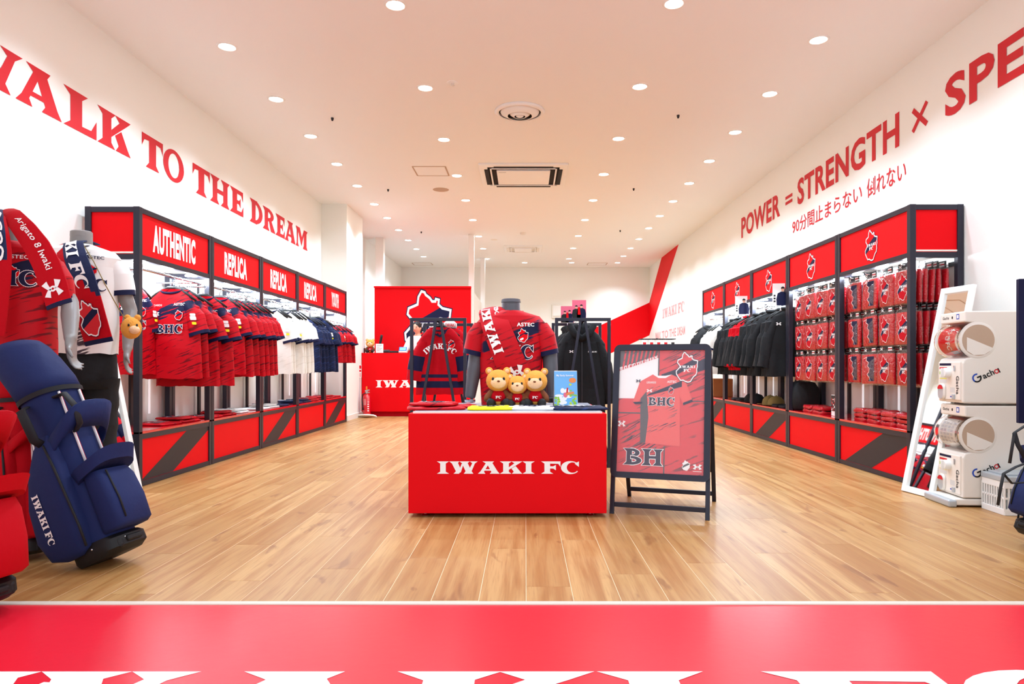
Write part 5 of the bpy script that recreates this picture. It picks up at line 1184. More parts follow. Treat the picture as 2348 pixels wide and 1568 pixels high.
mb.add([S(-.6, .2), S(-.1, .2), S(-.1, .3), S(-.6, .3)], [(0,1,2,3)]); mb.build('instruction_label', 'whiteprint', t)
mb = MB(); mb.tube([(-.15, -.02, .01), (-.12, -.06, .035), (-.05, -.1, .045), (.05, -.1, .045), (.12, -.06, .035), (.15, -.02, .01), (.12, .06, .02), (0, .09, .03), (-.12, .06, .02)], .018, 10, closed=True, flat=.8); mb.lathe([(.001, .02), (.085, .02), (.09, .035), (.07, .045), (.001, .045)], n=24); mb.build('floor_stand', 'cream', t, smooth=True)
t = thing('fire_sign', 'red and white fire extinguisher notice on a pole beside the counter', 'sign', (px(824.5, 0, 11.0).x, 11.03, 0)); mb = MB(); mb.bar((-.012, 0, 0), (-.012, 0, .84), .022, .012); mb.build('pole', 'silver', t)
mb = MB(); mb.rbox((0, -.01, .74), (.055, .006, .2), .002); s_ = mb.build('plate', 'whiteprint', t); mb = MB(); S = plane((-.0275, -.0135, .64), (1, 0, 0), (0, 0, 1)); flat(mb, rrect(.002, .14, .051, .055), S); flat(mb, rrect(.004, .09, .047, .035), S)
for i in range(5): flat(mb, rrect(.006 + .009*i, .01, .005, .065), S)
mb.build('plate_print', 'redprint', s_)
# ================================================================== RIGHT FRONT: capsule machines, mirror, basket
def roundrect_extrude(prof, y0, y1, name, m, par, bev=.01):
    mb = MB(); n = len(prof); mb.add([(a, y0, b) for a, b in prof] + [(a, y1, b) for a, b in prof], [tuple(range(n)), tuple(range(2*n-1, n-1, -1))] + [(i, n+i, n+(i+1)%n, (i+1)%n) for i in range(n)])
    return mb.build(name, m, par, bevel=bev)
MX, MY = 2.585, 4.03
def capsule_machine(z0, lab, red):
    t = thing('capsule_machine', lab, 'vending machine', (MX, MY, z0), R(-4)); D = .27; h = .545
    prof = [(.0, 0), (.0, .235), (.012, .262), (.085, .285), (.10, .36), (.095, .44), (.06, .475), (.012, .48), (.012, h), (.44, h), (.44, 0)]
    roundrect_extrude(prof, 0, D, 'cabinet', 'cream', t, .008)
    for yy, nm in ((-.0035, 'side_recess'),):
        mb = MB(); mb.lathe([(.001, 0), (.1, 0), (.106, .003), (.11, .004)], n=36, axis='Y'); mb.build(nm, 'cream', t, smooth=True, loc=(.085, yy, .372))
        mb = MB(); mb.lathe([(.001, 0), (.092, 0)], n=36, axis='Y'); mb.build('drum_end', 'beige', t, loc=(.085, -.0042, .372))
        mb = MB(); mb.add([(.02, -.005, .39), (.165, -.005, .327), (.16, -.005, .315), (.12, -.005, .288), (.06, -.005, .284), (.02, -.005, .31)], [(5,4,3,2,1,0)]); mb.build('chute_plate', 'cream', t)
    mb = MB(); n = 28; ring = []
    for yy, r in ((0, .1), (.004, .103), (.012, .1), (D*.5, .1), (D-.012, .1), (D-.004, .103), (D, .1)):
        ring.append([(.085 + r*math.cos(R(75) + R(215)*q/n)*1.08, yy, .372 + r*math.sin(R(75) + R(215)*q/n)) for q in range(n+1)])
    mb.loft(ring, 0, (False, False), closed=False); o = mb.build('clear_window', 'clear', t, smooth=True); s = o.modifiers.new('s', 'SOLIDIFY'); s.thickness = .004; s.offset = -1
    mb = MB(); rr_ = .093; ring = []
    for yy in (.055, D-.03): ring.append([(.085 + rr_*math.cos(R(95) + R(150)*q/n)*1.08, yy, .372 + rr_*math.sin(R(95) + R(150)*q/n)) for q in range(n+1)])
    mb.loft(ring, 0, (False, False), closed=False); ins = mb.build('display_insert', 'red' if red else 'white', t, smooth=True)
    Sd = lambda r_: (lambda a, b: (.085 + r_*math.cos(R(245 - 150*b))*1.08 if False else .085 + r_*math.cos(R(245) - R(150)*(b))*1.08, D-.03 - a*(D-.085), .372 + r_*math.sin(R(245) - R(150)*b)))
    mb = MB(); r_ = .0945
    if red:
        put(mb, 'いわきFC', lambda a, b: Sd(r_)(b, 1-a), .08, .45, .72, .3, 1, font=sans, bold=.02)
        for i in range(5): flat(mb, rrect(.25, .12+.05*i, .5, .02), Sd(r_), 0)
        flat(mb, rrect(.55, .05, .4, .12), Sd(r_+.0005), 2)
    else:
        flat(mb, rrect(.05, .84, .9, .12), Sd(r_), 0)
        for i in range(6):
            for j in range(4): flat(mb, rrect(.14+.2*j, .2+.09*i, .14, .06), Sd(r_), 3)
        for a, b in ((.08, .74), (.86, .74), (.86, .2)): flat(mb, rrect(a, b, .05, .05), Sd(r_), 2)
    mb.build('insert_print', ['redprint', 'whiteprint', 'dark', mat('pale_grey_print', '#C9C9CC', .6)], ins)
    # capsules in the drum
    for i in range(5):
        mb = MB(); mb.ball((0, 0, 0), .022, 14); mb.build('capsule', ['orange', 'white', 'redcloth', 'amber', 'white'][i], t, smooth=True, loc=(.075 + .012*(i % 2), .04+.045*i, .297))
    # front panel details, facing -x
    P = lambda o: plane((-.004 - o, D, 0), (0, -1, 0), (0, 0, 1))
    mb = MB(); mb.rbox((-.002, D/2, .13), (.012, D-.03, .23), .005); fp = mb.build('front_panel', 'cream', t)
    P = lambda o: plane((-.0085 - o, D, 0), (0, -1, 0), (0, 0, 1))
    mb = MB(); mb.lathe([(.001, -.035), (.026, -.034), (.03, -.026), (.03, 0)], n=24, axis='X'); mb.rbox((-.04, 0, 0), (.018, .012, .056), .004); mb.build('turning_knob', 'white', t, smooth=40, loc=(-.008, D*.5, .178))
    mb = MB(); pts = rrect(.03, .012, .07, .1, .03, 5); n_ = len(pts); a_ = [P(.001)(u, v) for u, v in pts]; b_ = [P(.014)(u, v) for u, v in [(.065+(u-.065)*.85, .062+(v-.062)*.88) for u, v in pts]]
    mb.add(a_ + b_, [(i, (i+1) % n_, n_+(i+1) % n_, n_+i) for i in range(n_)]); mb.build('prize_door_rim', 'cream', t, smooth=True); mb = MB(); mb.add(b_, [tuple(range(n_))]); mb.build('prize_door', 'silver', t)
    mb = MB(); mb.rbox((-.012, D-.19, .035), (.008, .028, .03), .003); mb.build('coin_return', 'silver', t); mb = MB(); mb.rbox((-.012, D-.2, .205), (.006, .01, .034), .002); mb.build('coin_slot', 'steel', t)
    mb = MB()
    flat(mb, rrect(.03, .222, .13, .014), P(0), 0); flat(mb, rrect(.03, .2, .085, .012), P(0), 1); flat(mb, rrect(.03, .168, .05, .018), P(0), 2); flat(mb, rrect(.03, .14, .08, .006), P(0), 3); flat(mb, rrect(.03, .115, .08, .022), P(0), 5)
    flat(mb, arc(.065, .078, .032, .025, 0, 180, 12), P(.0155), 1); flat(mb, rrect(.15, .03, .045, .008), P(0), 4); flat(mb, rrect(.15, .06, .05, .03), P(0), 5)
    S90 = lambda a, b: P(0)(.215 + b, .16 - a); put(mb, 'Gacha', S90, 0, 0, .11, .03, 6, font=sans, bold=.02)
    mb.build('stickers', ['navyprint', 'redprint', 'green', mat('yellow_print', '#D9D24A', .6), 'blue', mat('pale_grey_print2', '#D8D4D0', .6), 'dark'], fp)
    mb = MB(); P2 = plane((.0115, D, .48), (0, -1, 0), (0, 0, 1)); put(mb, 'Gacha', P2, .03, .026, .07, .018, 0, font=sans, bold=.01); flat(mb, arc(.135, .034, .008, .009, 0, 340, 12), P2, 0); flat(mb, rrect(.18, .02, .03, .032), P2, 1); flat(mb, rrect(.186, .026, .018, .02), plane((.011, D, .48), (0, -1, 0), (0, 0, 1)), 2); mb.build('top_marks', ['dark', 'blue', 'whiteprint'], t)
    # side logo: G blue/black, ach black, a red/black, running uphill
    an = R(25); ux = Vector((math.cos(an), 0, math.sin(an))); uz = Vector((-math.sin(an), 0, math.cos(an))); o0 = Vector((.065, -.0015, .115)); SS = lambda a, b: tuple(o0 + ux*a + uz*b)
    mb = MB(); A1, A2 = arc(.027, .025, .027, .027, 60, 215, 16), arc(.027, .025, .018, .018, 60, 215, 16)
    for i in range(16): mb.add([SS(*A1[i]), SS(*A1[i+1]), SS(*A2[i+1]), SS(*A2[i])], [(0,1,2,3)], 1)
    A1, A2 = arc(.027, .025, .027, .027, 215, 372, 16), arc(.027, .025, .018, .018, 215, 372, 16)
    for i in range(16): mb.add([SS(*A1[i]), SS(*A1[i+1]), SS(*A2[i+1]), SS(*A2[i])], [(0,1,2,3)], 0)
    mb.add([SS(.028, .022), SS(.054, .022), SS(.054, .031), SS(.028, .031)], [(0,1,2,3)], 0)
    put(mb, 'ach', SS, .06, .002, .068, .036, 0, font=sans, bold=.02)
    A1, A2 = arc(.144, .014, .014, .014, 0, 360, 18), arc(.144, .014, .008, .008, 0, 360, 18)
    for i in range(18): mb.add([SS(*A1[i]), SS(*A1[i+1]), SS(*A2[i+1]), SS(*A2[i])], [(0,1,2,3)], 2)
    mb.add([SS(.155, .0), SS(.163, -.001), SS(.161, .028), SS(.154, .028)], [(0,1,2,3)], 0); mb.build('side_logo', ['black', 'blue', 'redprint'], t)
    return t
capsule_machine(.055, 'lower white capsule toy vending machine with white list in its drum', False)
capsule_machine(.615, 'upper white capsule toy vending machine with red insert in its drum', True)
t = thing('machine_base', 'grey and white plastic foot under the capsule machines', 'base', (MX, MY, 0), R(-4)); mb = MB(); mb.rbox((.2, .135, .03), (.5, .27, .04), .01); mb.build('foot', 'cream', t); mb = MB(); mb.rbox((-.06, .135, .022), (.05, .29, .044), .012); mb.build('front_bumper', 'silver', t)
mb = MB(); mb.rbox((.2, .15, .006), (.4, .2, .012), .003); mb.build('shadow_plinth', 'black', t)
# leaning white framed mirrors
def leaning_mirror(a, b, ta, tb_, lab):
    """a, b floor corners, ta, tb top corners (a side is the far one)"""
    a, b, ta, tb_ = map(Vector, (a, b, ta, tb_)); t = thing('leaning_mirror', lab, 'mirror', tuple((a+b)/2)); o = Vector(t.location)
    u = (b-a); Wm = u.length; u.normalize(); v = (ta-a); v = v - u*v.dot(u); Lm = v.length; v.normalize(); n = u.cross(v).normalized(); n = n if n.dot(Vector((0, 2, .6)) - a) > 0 else -n
    P = lambda x, y, z: tuple(a - o + u*x + v*y + n*z)
    def slab(x0, x1, y0_, y1, z0, z1, name, m):
        mb = MB(); mb.add([P(x, y, z) for z in (z0, z1) for x, y in ((x0,y0_),(x1,y0_),(x1,y1),(x0,y1))], [(0,3,2,1),(4,5,6,7),(0,1,5,4),(1,2,6,5),(2,3,7,6),(3,0,4,7)]); return mb.build(name, m, t, bevel=.002)
    fr_ = .04
    slab(0, fr_, 0, Lm, 0, .022, 'frame_stile', 'white'); slab(Wm-fr_, Wm, 0, Lm, 0, .022, 'frame_stile', 'white'); slab(fr_, Wm-fr_, 0, fr_, 0, .022, 'frame_rail', 'white'); slab(fr_, Wm-fr_, Lm-fr_, Lm, 0, .022, 'frame_rail', 'white')
    slab(fr_-.004, Wm-fr_+.004, fr_-.004, Lm-fr_+.004, .004, .009, 'mirror_glass', 'mirror')
leaning_mirror((2.53, 4.56, .0), (2.57, 4.28, .0), (2.83, 4.56, 1.35), (2.87, 4.28, 1.35), 'white framed mirror leaning on the right display bay behind the capsule machines')
leaning_mirror((-2.56, 4.54, .0), (-2.60, 4.27, .0), (-2.86, 4.54, 1.35), (-2.90, 4.27, 1.35), 'white framed mirror leaning on the left wall behind the mannequin legs')
t = thing('plastic_basket', 'white slotted plastic basket with grey lid by the capsule machines', 'basket', (2.83, 3.9, 0), R(-3)); bw, bd, bh = .30, .2, .19
for i, (c, d) in enumerate((((0, -bd/2, bh/2), (bw, .006, bh)), ((0, bd/2, bh/2), (bw, .006, bh)), ((-bw/2, 0, bh/2), (.006, bd, bh)), ((bw/2, 0, bh/2), (.006, bd, bh)))):
    mb = MB(); L = max(d[0], d[1]); n = int(L/.022)
    mb.rbox((c[0], c[1], .018), (d[0]+.004, d[1]+.004, .036), .003); mb.rbox((c[0], c[1], bh-.02), (d[0]+.002, d[1]+.002, .04), .003); mb.rbox((c[0], c[1], bh*.5), (d[0], d[1], .012), .002)
    for j in range(n+1):
        o = -L/2 + L*j/n; mb.box((c[0] + (o if d[0] > d[1] else 0), c[1] + (o if d[1] > d[0] else 0), bh/2), (.009, .006, bh-.05) if d[0] > d[1] else (.006, .009, bh-.05))
    mb.build('slotted_side', 'white', t)
mb = MB(); mb.box((0, 0, .006), (bw, bd, .008)); mb.build('bottom', 'white', t)
mb = MB(); mb.rbox((0, 0, bh+.012), (bw+.016, bd+.016, .035), .008); mb.rbox((0, 0, bh+.034), (bw-.04, bd-.04, .012), .004); mb.build('lid', 'silver', t)
# framed panel at the right edge
t = thing('framed_panel', 'navy framed panel standing on a pole at the right edge', 'framed panel', (2.93, 3.6, 0), R(-10)); mb = MB()
w, z0, z1 = .6, .53, 1.30
for c, d in (((-w/2+.015, 0, (z0+z1)/2), (.03, .03, z1-z0)), ((w/2-.015, 0, (z0+z1)/2), (.03, .03, z1-z0)), ((0, 0, z0+.015), (w-.06, .03, .03)), ((0, 0, z1-.015), (w-.06, .03, .03))):
    mb = MB(); mb.rbox(c, d, .004); mb.build('frame_bar', 'navyprint', t)
mb = MB(); mb.box((0, .006, (z0+z1)/2), (w-.05, .01, z1-z0-.05)); mb.build('panel', 'whiteprint', t)
mb = MB(); mb.bar((0, .02, 0.01), (0, .02, z0+.2), .03); mb.lathe([(.13, 0), (.13, .008), (.03, .016), (.001, .016)], n=24, c=(0, .02, 0)); mb.build('pole', 'dark', t)
# ================================================================== GOLF BAGS
def golf_bag(loc, rot, lab, main, dark2, words=True, k=1.0):
    """axis +z, belly (front pocket side) towards +x, side pocket towards -y"""
    t = thing('golf_bag', lab, 'golf bag', loc, 0, 'golf bags', rot=rot); t.scale = (k,)*3
    def ring(z, w, d, cx=0, cy=0, e=2.3, n=28, ph=0): return [(cx + sup(2*math.pi*q/n, e)[0]*w, cy + sup(2*math.pi*q/n, e)[1]*d, z) for q in range(n)]
    mb = MB(); mb.loft([ring(z, w, d) for z, w, d in ((.05, .1, .1), (.07, .11, .108), (.3, .108, .105), (.55, .105, .102), (.74, .108, .106), (.76, .112, .11))]); mb.build('body', main, t, smooth=60)
    mb = MB(); mb.loft([ring(z, w, d, cx) for z, w, d, cx in ((.735, .115, .113, 0), (.8, .117, .117, -.012), (.9, .112, .118, -.045), (.97, .105, .112, -.07), (1.005, .09, .1, -.08), (1.012, .02, .03, -.08))]); mb.build('rain_hood', main, t, smooth=True)
    mb = MB(); mb.loft([ring(z, w, d) for z, w, d in ((.725, .117, .115), (.745, .119, .117))], cap=(False, False)); mb.build('hood_zip', 'strap', t, smooth=True)
    mb = MB(); mb.loft([ring(z, w, d, cx, 0, 3) for z, w, d, cx in ((.0, .105, .1, .0), (.02, .125, .112, .01), (.06, .125, .112, .01), (.075, .112, .108, 0))]); mb.build('base', 'black', t, smooth=40)
    mb = MB(); mb.rbox((.095, 0, .035), (.07, .15, .05), .015); mb.rbox((.13, 0, .04), (.03, .08, .025), .008); mb.build('base_shoe', 'black', t)
    for i, a in enumerate((-80, -50, -20)): mb = MB(); mb.ball((0, 0, 0), .005, 8); mb.build('rivet', 'steel', t, smooth=True, loc=(.01+.128*math.cos(R(a)), .114*math.sin(R(a)), .05))
    # belly pockets
    mb = MB(); mb.loft([[(x0 + sup(2*math.pi*q/24, 4)[0]*w, sup(2*math.pi*q/24, 4)[1]*d, z) for q in range(24)] for z, x0, w, d in ((.085, .12, .05, .085), (.1, .13, .06, .095), (.2, .135, .06, .098), (.3, .13, .055, .095), (.34, .12, .045, .09))]); bp_ = mb.build('ball_pocket', main, t, smooth=60)
    mb = MB(); mb.tube([(.19, -.06, .12), (.196, -.062, .2), (.18, -.06, .33)], .004, 6); mb.build('pocket_zip', 'strap', bp_, smooth=True)
    # flared pocket collar with open cuff
    n = 24; ro = [(.125 + sup(2*math.pi*q/n, 3)[0]*.085, sup(2*math.pi*q/n, 3)[1]*.11, .335 + .03*math.cos(2*math.pi*q/n)) for q in range(n)]; rt = [(.13 + sup(2*math.pi*q/n, 3)[0]*.11, sup(2*math.pi*q/n, 3)[1]*.115, .385 + .035*math.cos(2*math.pi*q/n)) for q in range(n)]; ri = [(.13 + (x-.13)*.9, y*.9, z-.005) for x, y, z in rt]; rb = [(.125 + (x-.125)*.85, y*.85, z+.005) for x, y, z in ro]
    mb = MB(); mb.loft([rb, ro, rt, ri, rb], cap=(True, False)); mb.build('pocket_collar', main, t, smooth=50)
    mb = MB(); mb.loft([[(.04 + sup(2*math.pi*q/24, 3)[0]*w + (z-.5)*.6, sup(2*math.pi*q/24, 3)[1]*.122, z + .12*sup(2*math.pi*q/24, 3)[0]*.6) for q in range(24)] for z, w in ((.47, .11), (.5, .125), (.56, .135))], cap=(False, False)); o = mb.build('mid_flap', main, t, smooth=60); s = o.modifiers.new('s', 'SOLIDIFY'); s.thickness = .008
    # long clothing pocket on the side facing -y
    mb = MB(); mb.loft([[(x0 + sup(2*math.pi*q/24, 3.5)[0]*w, -.1 + sup(2*math.pi*q/24, 3.5)[1]*d, z) for q in range(24)] for z, x0, w, d in ((.045, -.05, .04, .03), (.07, -.06, .095, .05), (.16, -.07, .115, .058), (.3, -.06, .108, .058), (.42, -.035, .085, .05), (.52, -.01, .05, .03), (.56, 0, .02, .01))]); sp_ = mb.build('clothing_pocket', main, t, smooth=60)
    mb = MB(); mb.tube([(.045, -.142, .07), (.055, -.15, .16), (.05, -.152, .28), (.035, -.145, .42), (.01, -.13, .52)], .005, 6); mb.build('pocket_zip', 'strap', sp_, smooth=True)
    if words:
        mb = MB(); S = lambda a, b: (-.10 + b*1, -.1615, .345 - a); put(mb, 'IWAKI FC', S, 0, 0, .215, .032); mb.build('lettering', 'whiteprint', sp_)
    for yy in (-.055, .035):
        mb = MB()
        for w_, m_ in ((.007, 0), (.0035, 1)):
            pts = [(.1 if abs(yy) < .05 else .088, yy + (0 if m_ == 0 else .006), z) for z in (.36, .5, .62, .72)]
            mb.tube([(p[0]+.012, p[1]-.0, p[2]) for p in pts], w_, 6, m_, flat=.5)
        mb.build('piping', ['whiteprint', 'redprint'], t, smooth=True)
    mb = MB(); mb.tube([(.09, -.07, .70), (.15, -.085, .69), (.175, -.08, .62), (.155, -.07, .55), (.115, -.06, .535)], [.016]*5, 10, flat=.45); mb.build('lift_handle', 'strap', t, smooth=True)
    mb = MB(); mb.tube([(-.02, -.115, .70), (.0, -.16, .68), (.01, -.165, .62), (0, -.15, .55), (.0, -.115, .52)], [.018]*5, 10, flat=.35); mb.build('side_handle', 'strap', t, smooth=True)
    mb = MB(); mb.tube([(-.08, .04, .7), (-.17, .05, .6), (-.2, .05, .45), (-.15, .04, .3), (-.1, .03, .22)], [.03]*5, 10, flat=.3); mb.build('shoulder_strap', dark2, t, smooth=True)
    for s in (-1, 1): mb = MB(); mb.tube([(-.075, s*.06, .72), (-.09, s*.1, .4), (-.09, s*.11, .08)], .008, 8); mb.build('stand_leg', 'steel', t, smooth=True)
    return t
golf_bag((-1.735, 2.87, .035), (0, R(-25), R(-12)), 'navy golf bag with white lettering leaning left at the front left', 'quilt', 'navycloth')
golf_bag((-1.88, 2.30, .03), (0, R(-8), R(-14)), 'red golf bag cut off by the left edge, nearest the camera', 'redcloth', 'redcloth', False)
golf_bag((-2.15, 2.99, .03), (0, R(-4), R(-20)), 'red golf bag partly hidden behind the navy golf bag', 'redcloth', 'strap', False, .9)
golf_bag((2.38, 3.12, .035), (0, R(-20), R(188)), 'navy golf bag cut off by the right edge of the picture', 'quilt', 'navycloth', False, .92)
t = thing('bag_strap', 'loose black webbing straps hanging beside the right golf bag', 'strap', (2.22, 3.1, 0)); mb = MB()
def sp3(x, y, Y=3.05): p = px(x, y, Y); return (p.x-2.22, p.y-3.1, p.z)
for pts in ([(2352, 975), (2326, 992), (2320, 1030), (2315, 1062)], [(2326, 992), (2334, 1020), (2350, 1048)], [(2352, 1062), (2330, 1070), (2301, 1086), (2294, 1120), (2288, 1158)], [(2301, 1086), (2320, 1108), (2352, 1106)]):
    mb = MB(); mb.tube([sp3(*p) for p in pts], .011, 8, flat=.3); mb.build('webbing', 'strap', t, smooth=True)
# ================================================================== LEFT MANNEQUINS
def full_mannequin(loc, rz, lab, el, wr_, hd, shirtm, trousers, NZ=1.62, kind='r', ow=None):
    t = thing('mannequin', lab, 'mannequin', loc, rz); mb = MB(); torso(mb, NZ, .2)
    for s in (-1, 1):
        e, w = Vector(el[0 if s < 0 else 1]), Vector(wr_[0 if s < 0 else 1]); arm(mb, s, .2, NZ, e, w); d = hd[0 if s < 0 else 1]; hand(mb, w, d, -s, (0, -1, 0))
        capsule(mb, [(s*.085, 0, NZ-.84), (s*.09, -.01, NZ-1.15), (s*.09, 0, .46), (s*.09, .015, .34), (s*.09, .01, .09)], [.09, .07, .052, .05, .034]); capsule(mb, [(s*.09, .02, .05), (s*.1, -.1, .03), (s*.1, -.15, .025)], [.036, .032, .022])
    solidify_body(mb, 'body', 'fibre', t, .008, 4)
    mb = MB(); mb.lathe([(.001, .002), (.05, .002), (.057, -.003), (.058, -.03)], n=24); mb.build('neck_cap', 'fibre', t, smooth=40, loc=(0, 0, NZ+.002))
    mb, fr = garment(L=.635, W=.192, D=.128, shw=.208, W2=.188, sl=.2, sang=8, sr=(.076, .073), sd=.072, wr=.003, square=True, seed=11, neck=.07, cuff=.03)
    g = mb.build('jersey', [shirtm, 'navyprint', 'navyprint'], t, smooth=70, loc=(0, 0, NZ-.08)); mb = MB(); S = lambda o: (lambda a, b: fr(a, b, .004 + o))
    put(mb, 'BHC', S(.0015), -.075 if kind == 'w' else -.06, -.275 if kind == 'w' else -.215, .22, .07, 1, out=(.05, 0, S(.0008))); crest(mb, S, .05, -.185, .06, (1, 0, 2, 1), words=False); put(mb, 'ASTEC', S(.001), .04, -.09, .09, .018, 0 if kind == 'r' else 1, font=sans, bold=.02); mb.build('chest_print', ['whiteprint', 'navyprint', 'red'], g)
    mb = MB(); mb.loft([[(sup(2*math.pi*q/26, 2.4)[0]*w, sup(2*math.pi*q/26, 2.4)[1]*d, z) for q in range(26)] for z, w, d in ((NZ-.92, .185, .135), (NZ-.85, .186, .13), (NZ-.74, .182, .125), (NZ-.66, .17, .12))], cap=(True, False))
    for s in (-1, 1):
        ring = []
        for i in range(17):
            z = NZ-.86 - (NZ-.86-.12)*i/16; w = .105 - .03*i/16 + .004*math.sin(i*1.9 + s); ring.append([(s*(.09 + .006*i/16) + math.cos(2*math.pi*q/20)*w, math.sin(2*math.pi*q/20)*(w+.012) , z) for q in range(20)])
        mb.loft(ring, 0, (False, False))
    mb.build('trousers', trousers, t, smooth=True)
    for s in (-1, 1):
        mb = MB(); n = 18; mb.loft([[(s*.1 + math.cos(2*math.pi*q/n)*.045*k, -.06 + math.sin(2*math.pi*q/n)*(.13 if math.sin(2*math.pi*q/n) < 0 else .105)*k, z) for q in range(n)] for z, k in ((.006, .92), (.012, 1.02), (.03, 1.02), (.05, .93), (.075, .72), (.1, .5))]); sh_ = mb.build('shoe', 'whitecloth' if kind == 'w' else 'black', t, smooth=50)
        mb = MB(); [mb.bar((s*.1-.04, -.09-.02*i, .075-.008*i), (s*.1+.04, -.09-.02*i, .075-.008*i), .006) for i in range(3)]; mb.tube([(s*.1+s*.045, -.14, .02), (s*.1+s*.04, -.07, .06), (s*.1+s*.046, .0, .025)], .006, 6); mb.build('laces', 'black', sh_)
    mb = MB(); mb.lathe([(.18, 0), (.18, .006), (.175, .009), (.001, .009)], n=40, cap=(True, False)); mb.build('base_plate', 'silver', t, smooth=30, loc=(0, .0, 0))
    return t, fr
# white-jersey mannequin
m2, fr2 = full_mannequin((-2.60, 4.0, 0), R(24), 'grey headless mannequin in white jersey and black trousers by the left bay', [(-.255, .03, 1.17), (.25, .0, 1.17)], [(-.245, -.12, .93), (.245, -.10, .93)], [(.05, -.12, -1), (-.08, -.2, -1)], 'jwhite', 'blackcloth', 1.62, 'w')
m1, fr1 = full_mannequin((-2.445, 3.24, 0), R(12), 'grey mannequin in red jersey cut off by the left edge', [(-.26, .03, 1.2), (.255, -.0, 1.14)], [(-.26, -.12, .95), (.325, -.17, .955)], [(.05, -.12, -1), (.12, -.15, -1)], 'jred', 'navycloth', 1.50, 'r')
# towels and scarf: drawn in the room, resting on the mannequins' shoulders
def drape(name, lab, path, width, side, mats, mf, prints, th=.007, bow=.01, grp=None):
    f = strap_surface(path, width, side); sg = -1 if (f(.6, .5, .05) - f(.6, .5, 0)).y > 0 else 1; g = lambda u, v, o=0: f(u, v, o*sg)
    o = strap_mesh(g, 36, 8, th, mf=mf, bow=bow).build(name, mats, smooth=70); tag(o, lab, 'towel', grp); mb = MB(); prints(mb, g); mb.build('towel_print', ['whiteprint', 'navyprint', 'redprint'], o); return o
def letters_down(mb, g, s, u0, du, v0, dv, off=.016, m=0, font=serif, bold=0):
    """letters read along the strip, tops towards v = 1"""
    polys, pw = font(s) if font is serif else sans(s, bold)
    for p in polys: mb.add([tuple(g(u0 + a/pw*du, v0 + b*dv, off)) for a, b in p], [tuple(range(len(p)))], m)
Yf = 3.80
def sc_pr(mb, g):
    letters_down(mb, g, 'KI FC', .27, .40, .36, .42); 
    crest(mb, lambda o: (lambda a, b: tuple(g(.95 - b, a, .0165 + o))), .14, 0, .21, (1, 0, 2, 1), k=3.4, words=False)
drape('towel', 'navy and red towel with big white letters over the white-jersey mannequin', [px(205, 566, 4.1), px(178, 556, 4.02), px(160, 560, 3.90), px(165, 590, 3.82), px(180, 630, 3.79), px(196, 680, 3.79), px(212, 735, 3.80), px(228, 788, 3.81)],
      [.14, .15, .16, .165, .17, .165, .16, .155], [(1, -.1, .15)]*3 + [(1, 0, .16)]*3 + [(1, 0, .2)]*2, ['navycloth', 'redcloth', 'navyprint'], lambda u, v: 2 if u > .975 else (1 if (v < .25 + (u > .62)*(u-.55)*4.2) else 0), sc_pr)
def t1_pr(mb, g):
    letters_down(mb, g, 'Arigato 8 Iwaki', .36, .40, .42, .34, font=sans, bold=.01); logo(mb, (lambda a, b: tuple(g(.945 - b*.13, .14 + a*.72, .014))), 0, 0, 1, 1, 0)
drape('towel', 'red towel with white script hanging from the left-edge mannequin shoulder', [px(2, 492, 3.34), px(14, 486, 3.24), px(26, 492, 3.14), px(52, 520, 3.07), px(82, 560, 3.04), px(106, 605, 3.03), px(124, 655, 3.03), px(137, 702, 3.03)],
      [.08, .09, .10, .105, .115, .12, .12, .115], [(1, -.1, .3)]*3 + [(1, 0, .35)]*5, ['redcloth', 'navyprint'], lambda u, v: 1 if u > .965 else 0, t1_pr)
def t2_pr(mb, g): letters_down(mb, g, 'OGOO', .22, .40, .45, .35, font=sans, bold=.05)
drape('towel', 'navy towel with white letters hanging at the left edge of the picture', [px(10, 490, 3.34), px(0, 486, 3.24), px(-6, 500, 3.12), px(-4, 540, 3.03), px(-2, 580, 3.02), px(-4, 640, 3.02), px(-10, 700, 3.02), px(-18, 770, 3.02)],
      [.06, .07, .08, .10, .11, .11, .11, .11], [(1, 0, 0)]*8, ['navycloth', 'redcloth'], lambda u, v: 1 if v > .82 or u > .6 else 0, t2_pr)
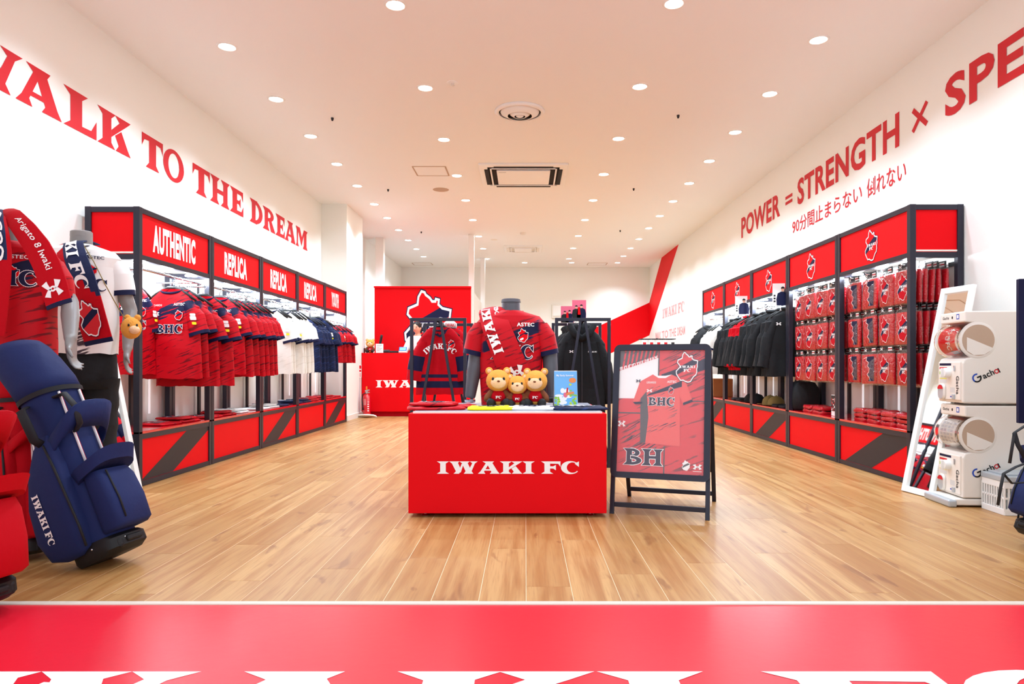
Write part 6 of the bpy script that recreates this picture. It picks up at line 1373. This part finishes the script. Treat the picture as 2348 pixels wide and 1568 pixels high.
# soft-toy pouch on its cord over the white-jersey mannequin
t = thing('toy_pouch', 'amber soft-toy shoulder pouch hanging on the white-jersey mannequin', 'pouch', tuple(px(301, 752, 3.83))); o0 = Vector(t.location)
ell('pouch_body', (0, 0, 0), (.055, .045, .062), 'amber', t, 18); ell('muzzle', (.035, -.03, -.012), (.028, .026, .024), 'peach', t)
for dx in (-.028, .03): ell('ear', (dx, .01, .058), (.019, .012, .019), 'amber', t)
for dx in (.012, .05): mb = MB(); mb.ball((0, 0, 0), (.006, .005, .008), 8); mb.build('eye', 'black', t, smooth=True, loc=(dx, -.046 if dx < .04 else -.032, .014))
mb = MB(); mb.tube([px(*p) - o0 for p in ((175, 553, 4.02), (192, 562, 3.88), (215, 600, 3.825), (240, 650, 3.80), (262, 690, 3.80), (282, 725, 3.81), (294, 735, 3.83))], .0028, 6); mb.build('cord', 'khaki', t, smooth=True)
mb = MB(); mb.rbox((-2.72, 4.42, .085), (.2, .26, .17), .03); o = mb.build('shoe_bag', 'redcloth', bevel=.004); tag(o, 'red and black bundle on the floor by the leaning left mirror', 'bag')
mb = MB(); mb.tube([(-.05, -.1, .09), (-.02, -.12, .15), (.03, -.11, .11)], .012, 8); mb.build('handle', 'strap', o, smooth=True, loc=(-2.68, 4.40, .06))
# far rack of packed goods behind the poster stand
t = thing('goods_rack', 'far wire rack of packed goods against the right wall', 'goods rack', (2.55, 13.2, 0)); mb = MB(); mb.bar((0, 0, 0), (0, 0, 1.36), .03); mb.box((0, 0, .01), (.5, .4, .02)); mb.build('pole', 'dark', t)
for k, z in enumerate((1.34, 1.1)):
    mb = MB(); mb.tube([(-.33, -.15, z), (.33, -.15, z), (.33, .15, z), (-.33, .15, z)], .008, 6, closed=True); mb.tube([(0, -.15, z), (0, .15, z)], .008, 6); mb.build('wire_hoop', 'dark', t)
for k in range(5):
    for r_ in range(2):
        mb = MB(); mb.rbox((0, 0, 0), (.1, .015, .13), .004); p = mb.build('packed_badge', 'white', loc=(2.28 + .135*k, 13.03, 1.255 - .24*r_)); tag(p, 'small white packet with red print, %s from left on the far rack%s' % (coln[k] if k < 4 else 'fifth', ', upper row' if r_ == 0 else ', lower row'), 'packet', 'packets on the far rack')
        mb = MB(); mb.box((0, -.0085, -.01), (.06, .001, .06)); mb.build('packet_print', 'redprint' if k != 4 else 'dark', p); mb = MB(); mb.tube([(0, .008, .06), (0, .03, .085)], .003, 6); mb.build('hook', 'steel', p)
